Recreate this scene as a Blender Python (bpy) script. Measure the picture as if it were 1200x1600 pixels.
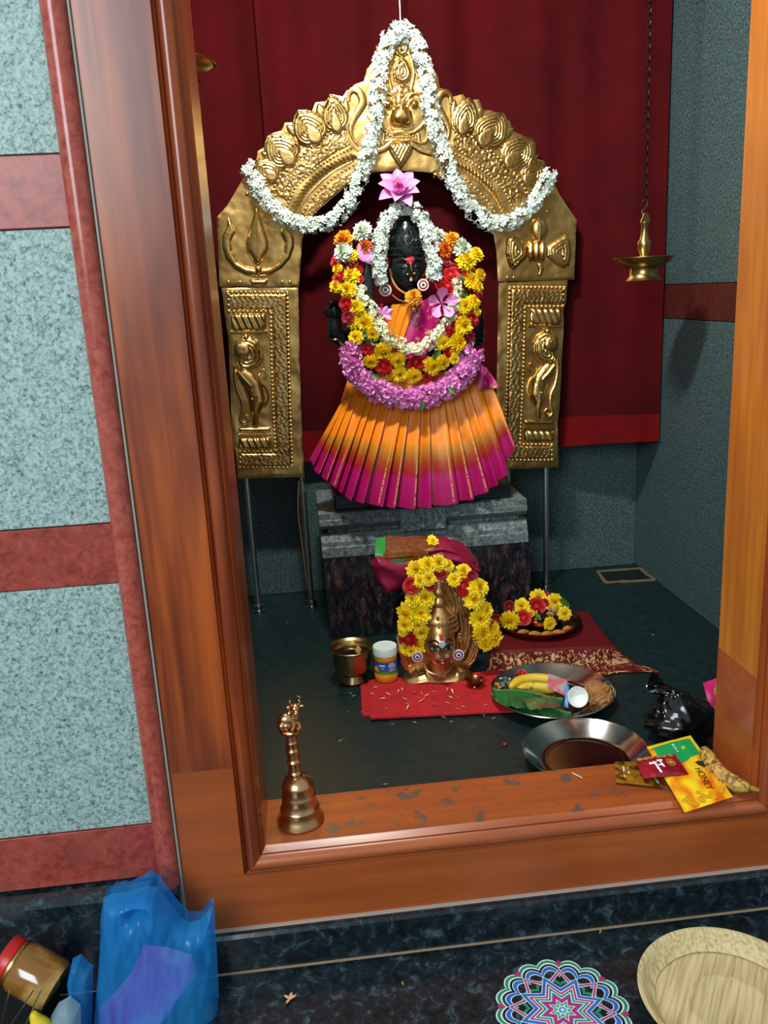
import bpy, bmesh, math, random
import numpy as np
from mathutils import Vector, Matrix, Quaternion, noise
from mathutils.geometry import delaunay_2d_cdt

for o in list(bpy.data.objects):
    bpy.data.objects.remove(o, do_unlink=True)
SC = bpy.context.scene
COL = SC.collection
random.seed(7)
PI = math.pi
R_ = math.radians

# ------------------------------------------------------------------ camera
FPX, CAMH = 1330.0, 1.0                      # focal length in pixels of a 1200x1600 frame, height above the shrine floor
PITCH, YAW, ROLL = R_(14.55), R_(5.22), R_(3.04)
_f = Vector((math.sin(YAW)*math.cos(PITCH), math.cos(YAW)*math.cos(PITCH), -math.sin(PITCH)))
_r = Vector((math.cos(YAW), -math.sin(YAW), 0))
_d = _f.cross(_r)
CR = _r*math.cos(ROLL) + _d*math.sin(ROLL)
CD = -_r*math.sin(ROLL) + _d*math.cos(ROLL)
CF = _f
CAM = Vector((0, 0, CAMH))
cd = bpy.data.cameras.new('camera')
cam = bpy.data.objects.new('camera', cd)
COL.objects.link(cam)
cd.sensor_fit = 'VERTICAL'
cd.sensor_height = 36
cd.lens = 36*FPX/1600
cd.clip_start = 0.02
mw = Matrix((CR, -CD, -CF)).transposed().to_4x4()
mw.translation = CAM
cam.matrix_world = mw
SC.camera = cam

def ray(px, py):
    return CR*((px-600)/FPX) + CD*((py-800)/FPX) + CF
def at(px, py, Y):
    d = ray(px, py); return CAM + d*(Y/d.y)
def atz(px, py, z=0.0):
    d = ray(px, py); return CAM + d*((z-CAMH)/d.z)
def atx(px, py, X):
    d = ray(px, py); return CAM + d*(X/d.x)
def mpp(P):                                   # metres per pixel at a point
    return (Vector(P)-CAM).dot(CF)/FPX

# ------------------------------------------------------------------ world, lights, exposure
w = bpy.data.worlds.new('world'); SC.world = w
w.use_nodes = True
w.node_tree.nodes['Background'].inputs[0].default_value = (0.80, 0.92, 1.0, 1)
w.node_tree.nodes['Background'].inputs[1].default_value = 0.42
def area_light(name, loc, target, sx, sy, energy, col):
    l = bpy.data.lights.new(name, 'AREA'); l.shape = 'RECTANGLE'; l.size = sx; l.size_y = sy
    l.energy = energy; l.color = col
    o = bpy.data.objects.new(name, l); COL.objects.link(o)
    o.location = loc
    o.rotation_euler = (Vector(target)-Vector(loc)).to_track_quat('-Z', 'Y').to_euler()
    return o
area_light('window_daylight', (-1.45, -1.6, 2.1), (0.1, 1.7, 0.6), 1.6, 1.6, 78, (0.86, 0.95, 1.0))
area_light('shrine_tube_light', (0.08, 1.62, 2.12), (0.4, 2.6, 0.8), 0.22, 0.08, 27, (1.0, 0.97, 0.90))
vs = SC.view_settings
vs.view_transform = 'Standard'; vs.look = 'None'; vs.gamma = 1.0; vs.use_curve_mapping = False
vs.exposure = 0.3

# ------------------------------------------------------------------ materials
def S(h, a=1.0):
    h = h.lstrip('#'); c = []
    for i in (0, 2, 4):
        v = int(h[i:i+2], 16)/255
        c.append(v/12.92 if v <= 0.04045 else ((v+0.055)/1.055)**2.4)
    return (*c, a)
MATS = {}
def mat(name, col, rough=0.5, metal=0.0, var=None, bump=None, sheen=0.0, coat=0.0, trans=0.0, rand=0.0, spec=None, alpha=None, stretch=(1, 1, 1), sss=0.0):
    """var=(scale, colour2, lo, hi[, detail]) noise mix; bump=(scale, strength); rand = value change from object to object"""
    if name in MATS: return MATS[name]
    m = bpy.data.materials.new(name); m.use_nodes = True
    nt = m.node_tree; N = nt.nodes; L = nt.links; b = N['Principled BSDF']
    b.inputs['Base Color'].default_value = S(col)
    b.inputs['Roughness'].default_value = rough
    b.inputs['Metallic'].default_value = metal
    if sheen:
        b.inputs['Sheen Weight'].default_value = sheen; b.inputs['Sheen Tint'].default_value = S(col)
    if coat: b.inputs['Coat Weight'].default_value = coat; b.inputs['Coat Roughness'].default_value = 0.12
    if trans: b.inputs['Transmission Weight'].default_value = trans
    if spec is not None: b.inputs['Specular IOR Level'].default_value = spec
    if alpha is not None: b.inputs['Alpha'].default_value = alpha
    if sss: b.inputs['Subsurface Weight'].default_value = sss; b.inputs['Subsurface Scale'].default_value = 0.004
    tc = N.new('ShaderNodeTexCoord'); mp = N.new('ShaderNodeMapping'); mp.inputs['Scale'].default_value = stretch
    L.new(tc.outputs['Object'], mp.inputs['Vector'])
    out = None
    if var:
        n = N.new('ShaderNodeTexNoise'); n.inputs['Scale'].default_value = var[0]; n.inputs['Detail'].default_value = var[4] if len(var) > 4 else 4
        L.new(mp.outputs[0], n.inputs['Vector'])
        r = N.new('ShaderNodeValToRGB'); e = r.color_ramp.elements
        e[0].position = var[2]; e[0].color = S(col); e[1].position = var[3]; e[1].color = S(var[1])
        L.new(n.outputs['Fac'], r.inputs['Fac']); out = r.outputs['Color']
    if rand:
        oi = N.new('ShaderNodeObjectInfo'); hs = N.new('ShaderNodeHueSaturation'); mr = N.new('ShaderNodeMapRange')
        mr.inputs['To Min'].default_value = 1-rand; mr.inputs['To Max'].default_value = 1+rand*0.4
        L.new(oi.outputs['Random'], mr.inputs['Value']); L.new(mr.outputs[0], hs.inputs['Value'])
        if out: L.new(out, hs.inputs['Color'])
        else: hs.inputs['Color'].default_value = S(col)
        out = hs.outputs['Color']
    if out: L.new(out, b.inputs['Base Color'])
    if bump:
        n2 = N.new('ShaderNodeTexNoise'); n2.inputs['Scale'].default_value = bump[0]; n2.inputs['Detail'].default_value = 3
        L.new(mp.outputs[0], n2.inputs['Vector'])
        bp = N.new('ShaderNodeBump'); bp.inputs['Strength'].default_value = bump[1]; bp.inputs['Distance'].default_value = 0.004
        L.new(n2.outputs['Fac'], bp.inputs['Height']); L.new(bp.outputs[0], b.inputs['Normal'])
    MATS[name] = m
    return m

def ramp_node(N, stops, interp='LINEAR'):
    r = N.new('ShaderNodeValToRGB'); r.color_ramp.interpolation = interp
    e = r.color_ramp.elements
    while len(e) < len(stops): e.new(0.5)
    for i, (p, c) in enumerate(stops): e[i].position = p; e[i].color = S(c)
    return r

def granite(name, stops, scale, rough, blotch=None, bumpy=0.0, stretch=(1, 1, 1)):
    m = bpy.data.materials.new(name); m.use_nodes = True
    nt = m.node_tree; N = nt.nodes; L = nt.links; b = N['Principled BSDF']
    b.inputs['Roughness'].default_value = rough
    tc = N.new('ShaderNodeTexCoord'); mp = N.new('ShaderNodeMapping'); mp.inputs['Scale'].default_value = stretch
    L.new(tc.outputs['Object'], mp.inputs['Vector'])
    n = N.new('ShaderNodeTexNoise'); n.inputs['Scale'].default_value = scale; n.inputs['Detail'].default_value = 5; n.inputs['Roughness'].default_value = 0.7; n.inputs['Distortion'].default_value = 0.6
    L.new(mp.outputs[0], n.inputs['Vector'])
    r = ramp_node(N, stops); L.new(n.outputs['Fac'], r.inputs['Fac']); out = r.outputs['Color']
    if blotch:                                # (scale, colour, lo, hi, amount)
        n2 = N.new('ShaderNodeTexNoise'); n2.inputs['Scale'].default_value = blotch[0]; n2.inputs['Detail'].default_value = 4
        L.new(mp.outputs[0], n2.inputs['Vector'])
        mr = N.new('ShaderNodeMapRange'); mr.inputs['From Min'].default_value = blotch[2]; mr.inputs['From Max'].default_value = blotch[3]; mr.inputs['To Max'].default_value = blotch[4]
        L.new(n2.outputs['Fac'], mr.inputs['Value'])
        mx = N.new('ShaderNodeMix'); mx.data_type = 'RGBA'; mx.inputs['B'].default_value = S(blotch[1])
        L.new(mr.outputs[0], mx.inputs['Factor']); L.new(out, mx.inputs['A']); out = mx.outputs['Result']
    L.new(out, b.inputs['Base Color'])
    if bumpy:
        bp = N.new('ShaderNodeBump'); bp.inputs['Strength'].default_value = bumpy; bp.inputs['Distance'].default_value = 0.003
        L.new(n.outputs['Fac'], bp.inputs['Height']); L.new(bp.outputs[0], b.inputs['Normal'])
    MATS[name] = m
    return m

def wood(name, light, dark, axis, blot, worn=None, rough=0.30):
    m = bpy.data.materials.new(name); m.use_nodes = True
    nt = m.node_tree; N = nt.nodes; L = nt.links; b = N['Principled BSDF']
    b.inputs['Roughness'].default_value = rough; b.inputs['Coat Weight'].default_value = 0.12; b.inputs['Coat Roughness'].default_value = 0.25
    tc = N.new('ShaderNodeTexCoord'); mp = N.new('ShaderNodeMapping')
    sc = [22, 22, 22]; sc[axis] = 1.1; mp.inputs['Scale'].default_value = sc
    L.new(tc.outputs['Object'], mp.inputs['Vector'])
    n = N.new('ShaderNodeTexNoise'); n.inputs['Scale'].default_value = 2.2; n.inputs['Detail'].default_value = 6; n.inputs['Distortion'].default_value = 0.5
    L.new(mp.outputs[0], n.inputs['Vector'])
    r = ramp_node(N, [(0.30, dark), (0.62, light)]); L.new(n.outputs['Fac'], r.inputs['Fac'])
    mp2 = N.new('ShaderNodeMapping'); s2 = [7, 7, 7]; s2[axis] = 1.6; mp2.inputs['Scale'].default_value = s2
    L.new(tc.outputs['Object'], mp2.inputs['Vector'])
    n2 = N.new('ShaderNodeTexNoise'); n2.inputs['Scale'].default_value = 1.3; n2.inputs['Detail'].default_value = 3
    L.new(mp2.outputs[0], n2.inputs['Vector'])
    mr = N.new('ShaderNodeMapRange'); mr.inputs['From Min'].default_value = 0.46; mr.inputs['From Max'].default_value = 0.66; mr.inputs['To Max'].default_value = 0.75
    L.new(n2.outputs['Fac'], mr.inputs['Value'])
    mx = N.new('ShaderNodeMix'); mx.data_type = 'RGBA'; mx.inputs['B'].default_value = S(blot)
    L.new(mr.outputs[0], mx.inputs['Factor']); L.new(r.outputs['Color'], mx.inputs['A']); out = mx.outputs['Result']
    if worn:                                  # scuffed bare patches with a shape of their own
        n3 = N.new('ShaderNodeTexNoise'); n3.inputs['Scale'].default_value = worn[0]; n3.inputs['Detail'].default_value = 7; n3.inputs['Roughness'].default_value = 0.65
        L.new(tc.outputs['Object'], n3.inputs['Vector'])
        m3 = N.new('ShaderNodeMapRange'); m3.inputs['From Min'].default_value = worn[2]; m3.inputs['From Max'].default_value = worn[2]+0.03
        L.new(n3.outputs['Fac'], m3.inputs['Value'])
        mx2 = N.new('ShaderNodeMix'); mx2.data_type = 'RGBA'; mx2.inputs['B'].default_value = S(worn[1])
        L.new(m3.outputs[0], mx2.inputs['Factor']); L.new(out, mx2.inputs['A']); out = mx2.outputs['Result']
    L.new(out, b.inputs['Base Color'])
    MATS[name] = m
    return m

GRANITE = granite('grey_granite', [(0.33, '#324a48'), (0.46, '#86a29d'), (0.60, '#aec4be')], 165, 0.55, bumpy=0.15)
GRANITED = granite('shaded_grey_granite', [(0.32, '#10191a'), (0.48, '#33484a'), (0.64, '#5f7a7b')], 200, 0.5, bumpy=0.15)  # copy of the grey granite with the shrine's shade put into its colour
REDSTONED = granite('shaded_red_stone', [(0.32, '#3a1410'), (0.62, '#54201a')], 60, 0.5)  # red stone again, darkened to carry the interior shade
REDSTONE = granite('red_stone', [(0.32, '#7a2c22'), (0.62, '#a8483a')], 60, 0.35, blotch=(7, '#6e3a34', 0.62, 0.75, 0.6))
BLACKG = granite('black_granite', [(0.35, '#0b1115'), (0.55, '#1c272d'), (0.72, '#48606a')], 42, 0.16)
FLOORG = granite('green_stone', [(0.35, '#081a1c'), (0.65, '#12292b')], 35, 0.42, blotch=(26, '#3c5a5a', 0.68, 0.80, 0.4))
REDBLACK = granite('red_black_granite', [(0.42, '#12151a'), (0.56, '#2a2a30'), (0.66, '#70463f')], 48, 0.18, stretch=(1.6, 1, 0.6))
PEDSTONE = granite('carved_stone', [(0.32, '#30393b'), (0.50, '#5e6b6b'), (0.68, '#8c9a98')], 90, 0.6, blotch=(9, '#3a2c2c', 0.55, 0.75, 0.6), bumpy=0.3)
WOODV = wood('wood_upright', '#b0541c', '#7c3414', 2, '#581e14')
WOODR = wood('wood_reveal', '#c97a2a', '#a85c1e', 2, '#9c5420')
WOODP = wood('wood_painted', '#a9531f', '#994a1c', 0, '#8f431c', rough=0.4)
WOODS = wood('wood_sill', '#a2501f', '#8a4220', 0, '#7a3c1e', worn=(26, '#5e4a3e', 0.585), rough=0.38)
WOODM = wood('wood_moulding', '#a5562c', '#7c3a20', 0, '#6d3624')
WOODMV = wood('wood_moulding_upright', '#a24d1f', '#7a3218', 2, '#6a2a1a', rough=0.22)
TRIMRED = granite('polished_red_trim', [(0.32, '#8e372c'), (0.62, '#b55a4a')], 60, 0.2)
GROUT = mat('grout', '#a98f72', 0.8)
VELVET = mat('red_velvet', '#4a0208', 0.9, var=(5, '#380105', 0.35, 0.7), spec=0.15, bump=(40, 0.1))
VELVETH = mat('red_velvet_hem', '#6c040a', 0.85, var=(6, '#5c0308', 0.35, 0.7), spec=0.15)
GOLD = mat('gold_sheet', '#deb972', 0.33, 1.0, var=(9, '#c49c58', 0.4, 0.75), bump=(26, 0.35))
GOLDR = mat('gold_relief', '#e4bf78', 0.28, 1.0, var=(14, '#bd9450', 0.4, 0.7), bump=(90, 0.25))
BRASS = mat('brass', '#c9a66a', 0.26, 1.0, var=(20, '#8d6a38', 0.45, 0.75))
BRASSL = mat('aged_brass', '#bfa268', 0.3, 1.0, var=(18, '#94784a', 0.4, 0.7))
BELLM = mat('bell_brass', '#d2a878', 0.26, 1.0, var=(30, '#a87c50', 0.45, 0.75))
COPPER = mat('copper', '#8a5233', 0.28, 1.0, var=(20, '#5e3522', 0.4, 0.7))
STEEL = mat('steel', '#c4c8c6', 0.14, 1.0)
STEELP = mat('post_steel', '#cfd4d4', 0.32, 1.0)
STEELB = mat('steel_base_maroon', '#8a6a66', 0.2, 1.0, var=(9, '#6d4a48', 0.35, 0.7))  # maroon tint mixed into the steel colour
IRON = mat('dark_iron', '#2c2823', 0.4, 0.9)
BLACKST = mat('oiled_black_stone', '#0e1618', 0.27, var=(30, '#1b2628', 0.4, 0.7), bump=(80, 0.08))
# ------------------------------------------------------------------ mesh helpers
def V(*a): return Vector(a)
def catmull(pts, n, closed=False):
    P = [Vector(p) for p in pts]; out = []
    k = len(P); segs = k if closed else k-1
    for i in range(n):
        t = i/(n if closed else n-1)*segs; s = min(int(t), segs-1); u = t-s
        g = (lambda j: P[j % k]) if closed else (lambda j: P[max(0, min(k-1, j))])
        a, b, c, d = g(s-1), g(s), g(s+1), g(s+2)
        out.append(0.5*((2*b)+(c-a)*u+(2*a-5*b+4*c-d)*u*u+(3*b-a-3*c+d)*u**3))
    return out
def resample(pts, step):
    fine = catmull(pts, 400); L = [0]
    for a, b in zip(fine, fine[1:]): L.append(L[-1]+(b-a).length)
    n = max(2, int(L[-1]/step)+1); out = []; j = 0
    for i in range(n):
        s = L[-1]*i/(n-1)
        while j < len(L)-2 and L[j+1] < s: j += 1
        t = (s-L[j])/max(1e-9, L[j+1]-L[j]); out.append(fine[j].lerp(fine[j+1], t))
    return out

class MB:
    def __init__(self): self.v = []; self.f = []; self.m = []; self.uv = None
    def add(self, vs, fs, mi=0):
        o = len(self.v); self.v += [Vector(x) for x in vs]
        for f in fs: self.f.append(tuple(i+o for i in f)); self.m.append(mi)
        return self
    def box(self, x0, x1, y0, y1, z0, z1, mi=0):
        v = [(x, y, z) for z in (z0, z1) for y in (y0, y1) for x in (x0, x1)]
        return self.add(v, [(0, 2, 3, 1), (4, 5, 7, 6), (0, 1, 5, 4), (2, 6, 7, 3), (0, 4, 6, 2), (1, 3, 7, 5)], mi)
    def prism(self, prof, a, b, axis='x', mi=0):
        """prof: closed list of 2D points; axis x -> (y,z), y -> (x,z), z -> (x,y)"""
        f = {'x': lambda p, t: (t, p[0], p[1]), 'y': lambda p, t: (p[0], t, p[1]), 'z': lambda p, t: (p[0], p[1], t)}[axis]
        n = len(prof); v = [f(p, a) for p in prof]+[f(p, b) for p in prof]
        fs = [(i, (i+1) % n, n+(i+1) % n, n+i) for i in range(n)]+[tuple(range(n))[::-1], tuple(range(n, 2*n))]
        return self.add(v, fs, mi)
    def tube(self, pts, r, n=8, cap=True, mi=0, flat=1.0, flatdir=None, closed=False):
        P = [Vector(p) for p in pts]; k = len(P)
        rr = [r]*k if isinstance(r, (int, float)) else list(r)
        vs = []; up = Vector(flatdir) if flatdir else None; prev = None
        for i in range(k):
            t = (P[(i+1) % k]-P[i-1]) if closed else (P[min(k-1, i+1)]-P[max(0, i-1)])
            if t.length < 1e-9: t = Vector((0, 0, 1))
            t.normalize()
            if up is not None: a = up-t*up.dot(t)
            elif prev is None: a = t.orthogonal()
            else: a = prev-t*prev.dot(t)
            if a.length < 1e-6: a = t.orthogonal()
            a.normalize(); prev = a; b = t.cross(a)
            for j in range(n):
                q = 2*PI*j/n; vs.append(P[i]+a*(math.cos(q)*rr[i]*flat)+b*(math.sin(q)*rr[i]))
        fs = []
        for i in range(k if closed else k-1):
            i2 = (i+1) % k
            for j in range(n): fs.append((i*n+j, i*n+(j+1) % n, i2*n+(j+1) % n, i2*n+j))
        if cap and not closed: fs += [tuple(range(n))[::-1], tuple(range((k-1)*n, k*n))]
        return self.add(vs, fs, mi)
    def lathe(self, prof, c=(0, 0, 0), n=32, mi=0, M=None, sx=1, sy=1):
        """prof: (radius, height) list, open; poles closed where radius is 0"""
        c = Vector(c); vs = []; fs = []; rows = []
        for r, z in prof:
            row = []
            if r < 1e-7:
                row = [len(vs)]*n; vs.append(Vector((0, 0, z)))
            else:
                for j in range(n):
                    q = 2*PI*j/n; row.append(len(vs)); vs.append(Vector((r*sx*math.cos(q), r*sy*math.sin(q), z)))
            rows.append(row)
        for a, b in zip(rows, rows[1:]):
            for j in range(n):
                f = [a[j], a[(j+1) % n], b[(j+1) % n], b[j]]; g = []
                for x in f:
                    if x not in g: g.append(x)
                if len(g) > 2: fs.append(tuple(g))
        if M is not None: vs = [M @ x for x in vs]
        return self.add([x+c for x in vs], fs, mi)
    def ball(self, c, r, nu=12, nv=8, mi=0, M=None):
        r = (r, r, r) if isinstance(r, (int, float)) else r
        prof = [(math.sin(PI*i/nv), -math.cos(PI*i/nv)) for i in range(nv+1)]
        prof[0] = (0, -1); prof[-1] = (0, 1)
        D = Matrix.Diagonal((*r, 1)); return self.lathe(prof, c, nu, mi, (M @ D) if M is not None else D)
    def grid(self, fn, nu, nv, closeu=False, mi=0, uv=False):
        vs = [fn(i/(nu if closeu else nu-1), j/(nv-1)) for j in range(nv) for i in range(nu)]
        fs = []
        for j in range(nv-1):
            for i in range(nu if closeu else nu-1):
                i2 = (i+1) % nu; fs.append((j*nu+i, j*nu+i2, (j+1)*nu+i2, (j+1)*nu+i))
        if uv: self.uv = [(i/(nu-1), j/(nv-1)) for j in range(nv) for i in range(nu)]
        return self.add(vs, fs, mi)

def world_loc(o):
    p = Vector((0, 0, 0))
    while o is not None: p += o.location; o = o.parent
    return p
def mesh_data(name, mb, mats, smooth=True, ang=38):
    me = bpy.data.meshes.new(name)
    me.from_pydata([tuple(x) for x in mb.v], [], mb.f)
    for m in (mats if isinstance(mats, (list, tuple)) else [mats]): me.materials.append(m)
    if len(me.materials) > 1: me.polygons.foreach_set('material_index', mb.m)
    if mb.uv and len(mb.uv) == len(mb.v):
        ul = me.uv_layers.new(name='UVMap')
        for lp in me.loops: ul.data[lp.index].uv = mb.uv[lp.vertex_index]
    me.update()
    if smooth:
        me.shade_smooth(); me.set_sharp_from_angle(angle=R_(ang))
    return me
def tag(o, label=None, cat=None, group=None, kind=None):
    if label: o['label'] = label
    if cat: o['category'] = cat
    if group: o['group'] = group
    if kind: o['kind'] = kind
    return o
def part(name, mb, mats, parent=None, smooth=True, ang=38, bevel=0, **t):
    """one mesh object; vertices are given in world space"""
    if parent is not None:
        W = world_loc(parent); mb.v = [x-W for x in mb.v]; loc = Vector((0, 0, 0))
    else:
        xs = [x for x in mb.v]; lo = min(x.z for x in xs)
        cx = sum(x.x for x in xs)/len(xs); cy = sum(x.y for x in xs)/len(xs)
        loc = Vector((cx, cy, lo)); mb.v = [x-loc for x in xs]
    o = bpy.data.objects.new(name, mesh_data(name, mb, mats, smooth, ang)); COL.objects.link(o)
    o.parent = parent; o.location = loc
    if bevel:
        b = o.modifiers.new('bevel', 'BEVEL'); b.width = bevel; b.segments = 2; b.limit_method = 'ANGLE'; b.angle_limit = R_(40)
    return tag(o, **t)
def thing(name, loc, label=None, cat=None, group=None, kind=None):
    o = bpy.data.objects.new(name, None); o.empty_display_size = 0.03; COL.objects.link(o); o.location = loc
    return tag(o, label, cat, group, kind)
def inst(name, me, P, parent=None, d=(0, -1, 0), size=1.0, spin=None, **t):
    """an object of shared mesh data, local +Z turned to d"""
    o = bpy.data.objects.new(name, me); COL.objects.link(o); o.parent = parent
    q = Vector(d).to_track_quat('Z', 'Y') @ Quaternion((0, 0, 1), random.uniform(0, 2*PI) if spin is None else spin)
    o.rotation_mode = 'QUATERNION'; o.rotation_quaternion = q
    o.location = Vector(P)-(world_loc(parent) if parent else Vector((0, 0, 0)))
    o.scale = (size, size, size) if isinstance(size, (int, float)) else size
    return tag(o, **t)

def poly_dist(pts, poly):
    """distance of 2D points to a closed polygon outline and an inside flag"""
    P = np.asarray(pts, float); A = np.asarray(poly, float); B = np.roll(A, -1, 0)
    d = np.full(len(P), 1e9); ins = np.zeros(len(P), bool)
    for a, b in zip(A, B):
        e = b-a; t = np.clip(((P-a)@e)/max(1e-15, e@e), 0, 1)
        d = np.minimum(d, np.hypot(*(P-a-t[:, None]*e).T))
        c = (a[1] > P[:, 1]) != (b[1] > P[:, 1])
        with np.errstate(all='ignore'):
            xi = a[0]+(P[:, 1]-a[1])*(b[0]-a[0])/(b[1]-a[1] if b[1] != a[1] else 1e-15)
        ins ^= c & (P[:, 0] < xi)
    return d, ins
def cdt(poly, step, holes=()):
    bd = []; edges = []
    for pl in [poly]+list(holes):
        s0 = len(bd)
        for a, b in zip(pl, list(pl[1:])+[pl[0]]):
            n = max(1, int(math.hypot(b[0]-a[0], b[1]-a[1])/step))
            for i in range(n): bd.append((a[0]+(b[0]-a[0])*i/n, a[1]+(b[1]-a[1])*i/n))
        edges += [(i, i+1) for i in range(s0, len(bd)-1)]+[(len(bd)-1, s0)]
    xs = [p[0] for p in poly]; ys = [p[1] for p in poly]
    gx, gy = np.meshgrid(np.arange(min(xs), max(xs), step), np.arange(min(ys), max(ys), step*0.87))
    gx[1::2] += step/2
    G = np.stack([gx.ravel(), gy.ravel()], 1)
    def inside(Q):
        d, i = poly_dist(Q, poly)
        for h in holes:
            dh, ih = poly_dist(Q, h); d = np.minimum(d, dh); i &= ~ih
        return d, i
    d, i = inside(G); G = G[i & (d > step*0.45)]
    allp = [Vector(p) for p in bd]+[Vector(p) for p in G]
    r = delaunay_2d_cdt(allp, edges, [], 0, 1e-7)
    vs = np.array([tuple(p) for p in r[0]]); fs = np.array([f for f in r[2] if len(f) == 3])
    cen = vs[fs].mean(1); _, ok = inside(cen); fs = fs[ok]
    dist, _ = inside(vs)
    return vs, fs, dist
def relief(mb, px, Y, h, w, step=2.2, fn=None, base=0.0, mi=0, dome=True, holes=()):
    """an embossed patch on the plane y=Y: the outline (photo pixels put on that plane) swells towards the front by h within w pixels of its edge"""
    q = [at(x, y, Y) for x, y in px]; k = mpp(q[0])
    poly = [(p.x, p.z) for p in q]
    hl = [[(lambda p: (p.x, p.z))(at(x, y, Y)) for x, y in hh] for hh in holes]
    vs, fs, d = cdt(poly, step*k, hl)
    t = np.clip(d/(w*k), 0, 1); hh = h*(np.sqrt(1-(1-t)**2) if dome else t*t*(3-2*t))
    out = []
    for (x, z), y, dd in zip(vs, hh, d):
        e = fn(x, z, dd) if fn else 0.0
        out.append((x, Y-base-y-e*min(1, dd/(1.5*k)), z))
    F = []
    for f in fs:
        a, b, c = [Vector(out[i]) for i in f]
        n = (b-a).cross(c-a); F.append(tuple(int(i) for i in (f if n.y < 0 else f[::-1])))
    mb.add(out, F, mi); return mb
def mir(pts):                                 # the right half of the gold arch mirrors the left
    return [(1250-x, y+4) for x, y in pts]
def leafpoly(b, t, wd, n=9, sharp=0.75):
    bx, by = b; tx, ty = t; L = math.hypot(tx-bx, ty-by); ux, uy = (tx-bx)/L, (ty-by)/L; nx, ny = -uy, ux
    prof = [(i/n, math.sin(PI*min(1, (i/n)**0.75))**sharp*0.5) for i in range(n+1)]
    a = [(bx+ux*L*s+nx*wd*q, by+uy*L*s+ny*wd*q) for s, q in prof]
    c = [(bx+ux*L*s-nx*wd*q, by+uy*L*s-ny*wd*q) for s, q in prof[1:-1]][::-1]
    return a+c
def ell(cx, cy, rx, ry, n=24, rot=0):
    return [(cx+rx*math.cos(2*PI*i/n)*math.cos(rot)-ry*math.sin(2*PI*i/n)*math.sin(rot), cy+rx*math.cos(2*PI*i/n)*math.sin(rot)+ry*math.sin(2*PI*i/n)*math.cos(rot)) for i in range(n)]
def pxpath(pts, Y, step=None, off=0.0):
    P = [at(p[0], p[1], (p[2] if len(p) > 2 else Y)-off) for p in pts]
    return catmull(P, step or 8*len(P))
def text_verts(s, size=1.0):
    cu = bpy.data.curves.new('lettering', 'FONT'); cu.body = s; cu.size = size; cu.align_x = 'CENTER'; cu.align_y = 'CENTER'
    o = bpy.data.objects.new('lettering', cu); COL.objects.link(o)
    dg = bpy.context.evaluated_depsgraph_get(); me = bpy.data.meshes.new_from_object(o.evaluated_get(dg))
    v = [tuple(x.co) for x in me.vertices]; f = [tuple(p.vertices) for p in me.polygons]
    bpy.data.objects.remove(o); bpy.data.meshes.remove(me); bpy.data.curves.remove(cu)
    return v, f
# ------------------------------------------------------------------ the setting
YF, YB = 1.322, 2.82                          # front face of the door frame, back wall of the shrine
XL, XR = -0.122, 0.786                        # door opening
ZS, ZH = 0.05, -0.173                         # top of the sill, hall floor
ZTOP = 1.95
def wall_pieces(root, pieces, axis):
    for nm, a0, a1, z0, z1, m, dp in pieces:
        g = 0.0009
        b = MB()
        if axis == 'front': b.box(a0+g, a1-g, 1.336-dp, 1.40, z0+g, z1-g)
        elif axis == 'right': b.box(1.155-dp, 1.20, a0+g, a1-g, z0+g, z1-g)
        elif axis == 'back': b.box(a0+g, a1-g, YB-dp, 2.88, z0+g, z1-g)
        part(nm, b, m, root, bevel=0.0012)

# hall floor: black granite slabs with a beige joint along the riser
fr = thing('floor_hall', (0.3, 0.3, ZH), 'polished black granite floor in front of the shrine door', 'floor', kind='structure')
for x0, x1 in ((-1.9, -0.62), (-0.62, 1.45), (1.45, 2.6)):
    for y0, y1 in ((-1.6, 0.55), (0.55, 1.2985)):
        part('floor_slab', MB().box(x0+.0006, x1-.0006, y0+.0006, y1-.0006, ZH-0.03, ZH), BLACKG, fr, smooth=False)
part('joint_line', MB().box(-1.9, 2.6, 1.2975, 1.3035, ZH-0.02, ZH+0.0006), GROUT, fr, smooth=False)
part('bedding', MB().box(-1.9, 2.6, -1.6, 1.40, ZH-0.05, ZH-0.03), GROUT, fr, smooth=False)
# granite riser under the frame
ri = thing('trim_1', (0.3, 1.31, ZH), 'low black granite riser under the wooden door frame', 'riser', kind='structure')
part('riser_slab', MB().prism([(1.303, ZH), (1.303, -0.104), (1.308, -0.0985), (1.40, -0.0985), (1.40, ZH)], -0.275, 2.0), BLACKG, ri, smooth=False)
part('paint_line', MB().box(-0.268, 0.95, 1.3165, 1.3225, -0.0985, -0.0945), mat('pale_filler', '#b9a79a', 0.8), ri, smooth=False)
sk = part('baseboard_left', MB().prism([(1.300, ZH), (1.300, 0.006), (1.312, 0.017), (1.40, 0.021), (1.40, ZH)], -1.9, -0.277), BLACKG, smooth=False, label='black granite skirting below the banded stone wall', cat='skirting', kind='structure')
# shrine floor: two dark green slabs and a joint
f2 = thing('floor_shrine', (0.35, 2.1, 0), 'dark green stone floor inside the shrine', 'floor', kind='structure')
for x0, x1, y0, y1 in ((-0.465, 1.20, 1.47, 2.005), (-0.465, 0.62, 2.005, 2.85), (0.62, 1.20, 2.005, 2.85)):
    part('floor_slab', MB().box(x0+.0008, x1-.0008, y0+.0008, y1-.0008, -0.05, 0), FLOORG, f2, smooth=False)
part('bedding', MB().box(-0.465, 1.20, 1.47, 2.85, -0.06, -0.003), mat('dark_grout', '#0c1616', 0.9), f2, smooth=False)
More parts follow.
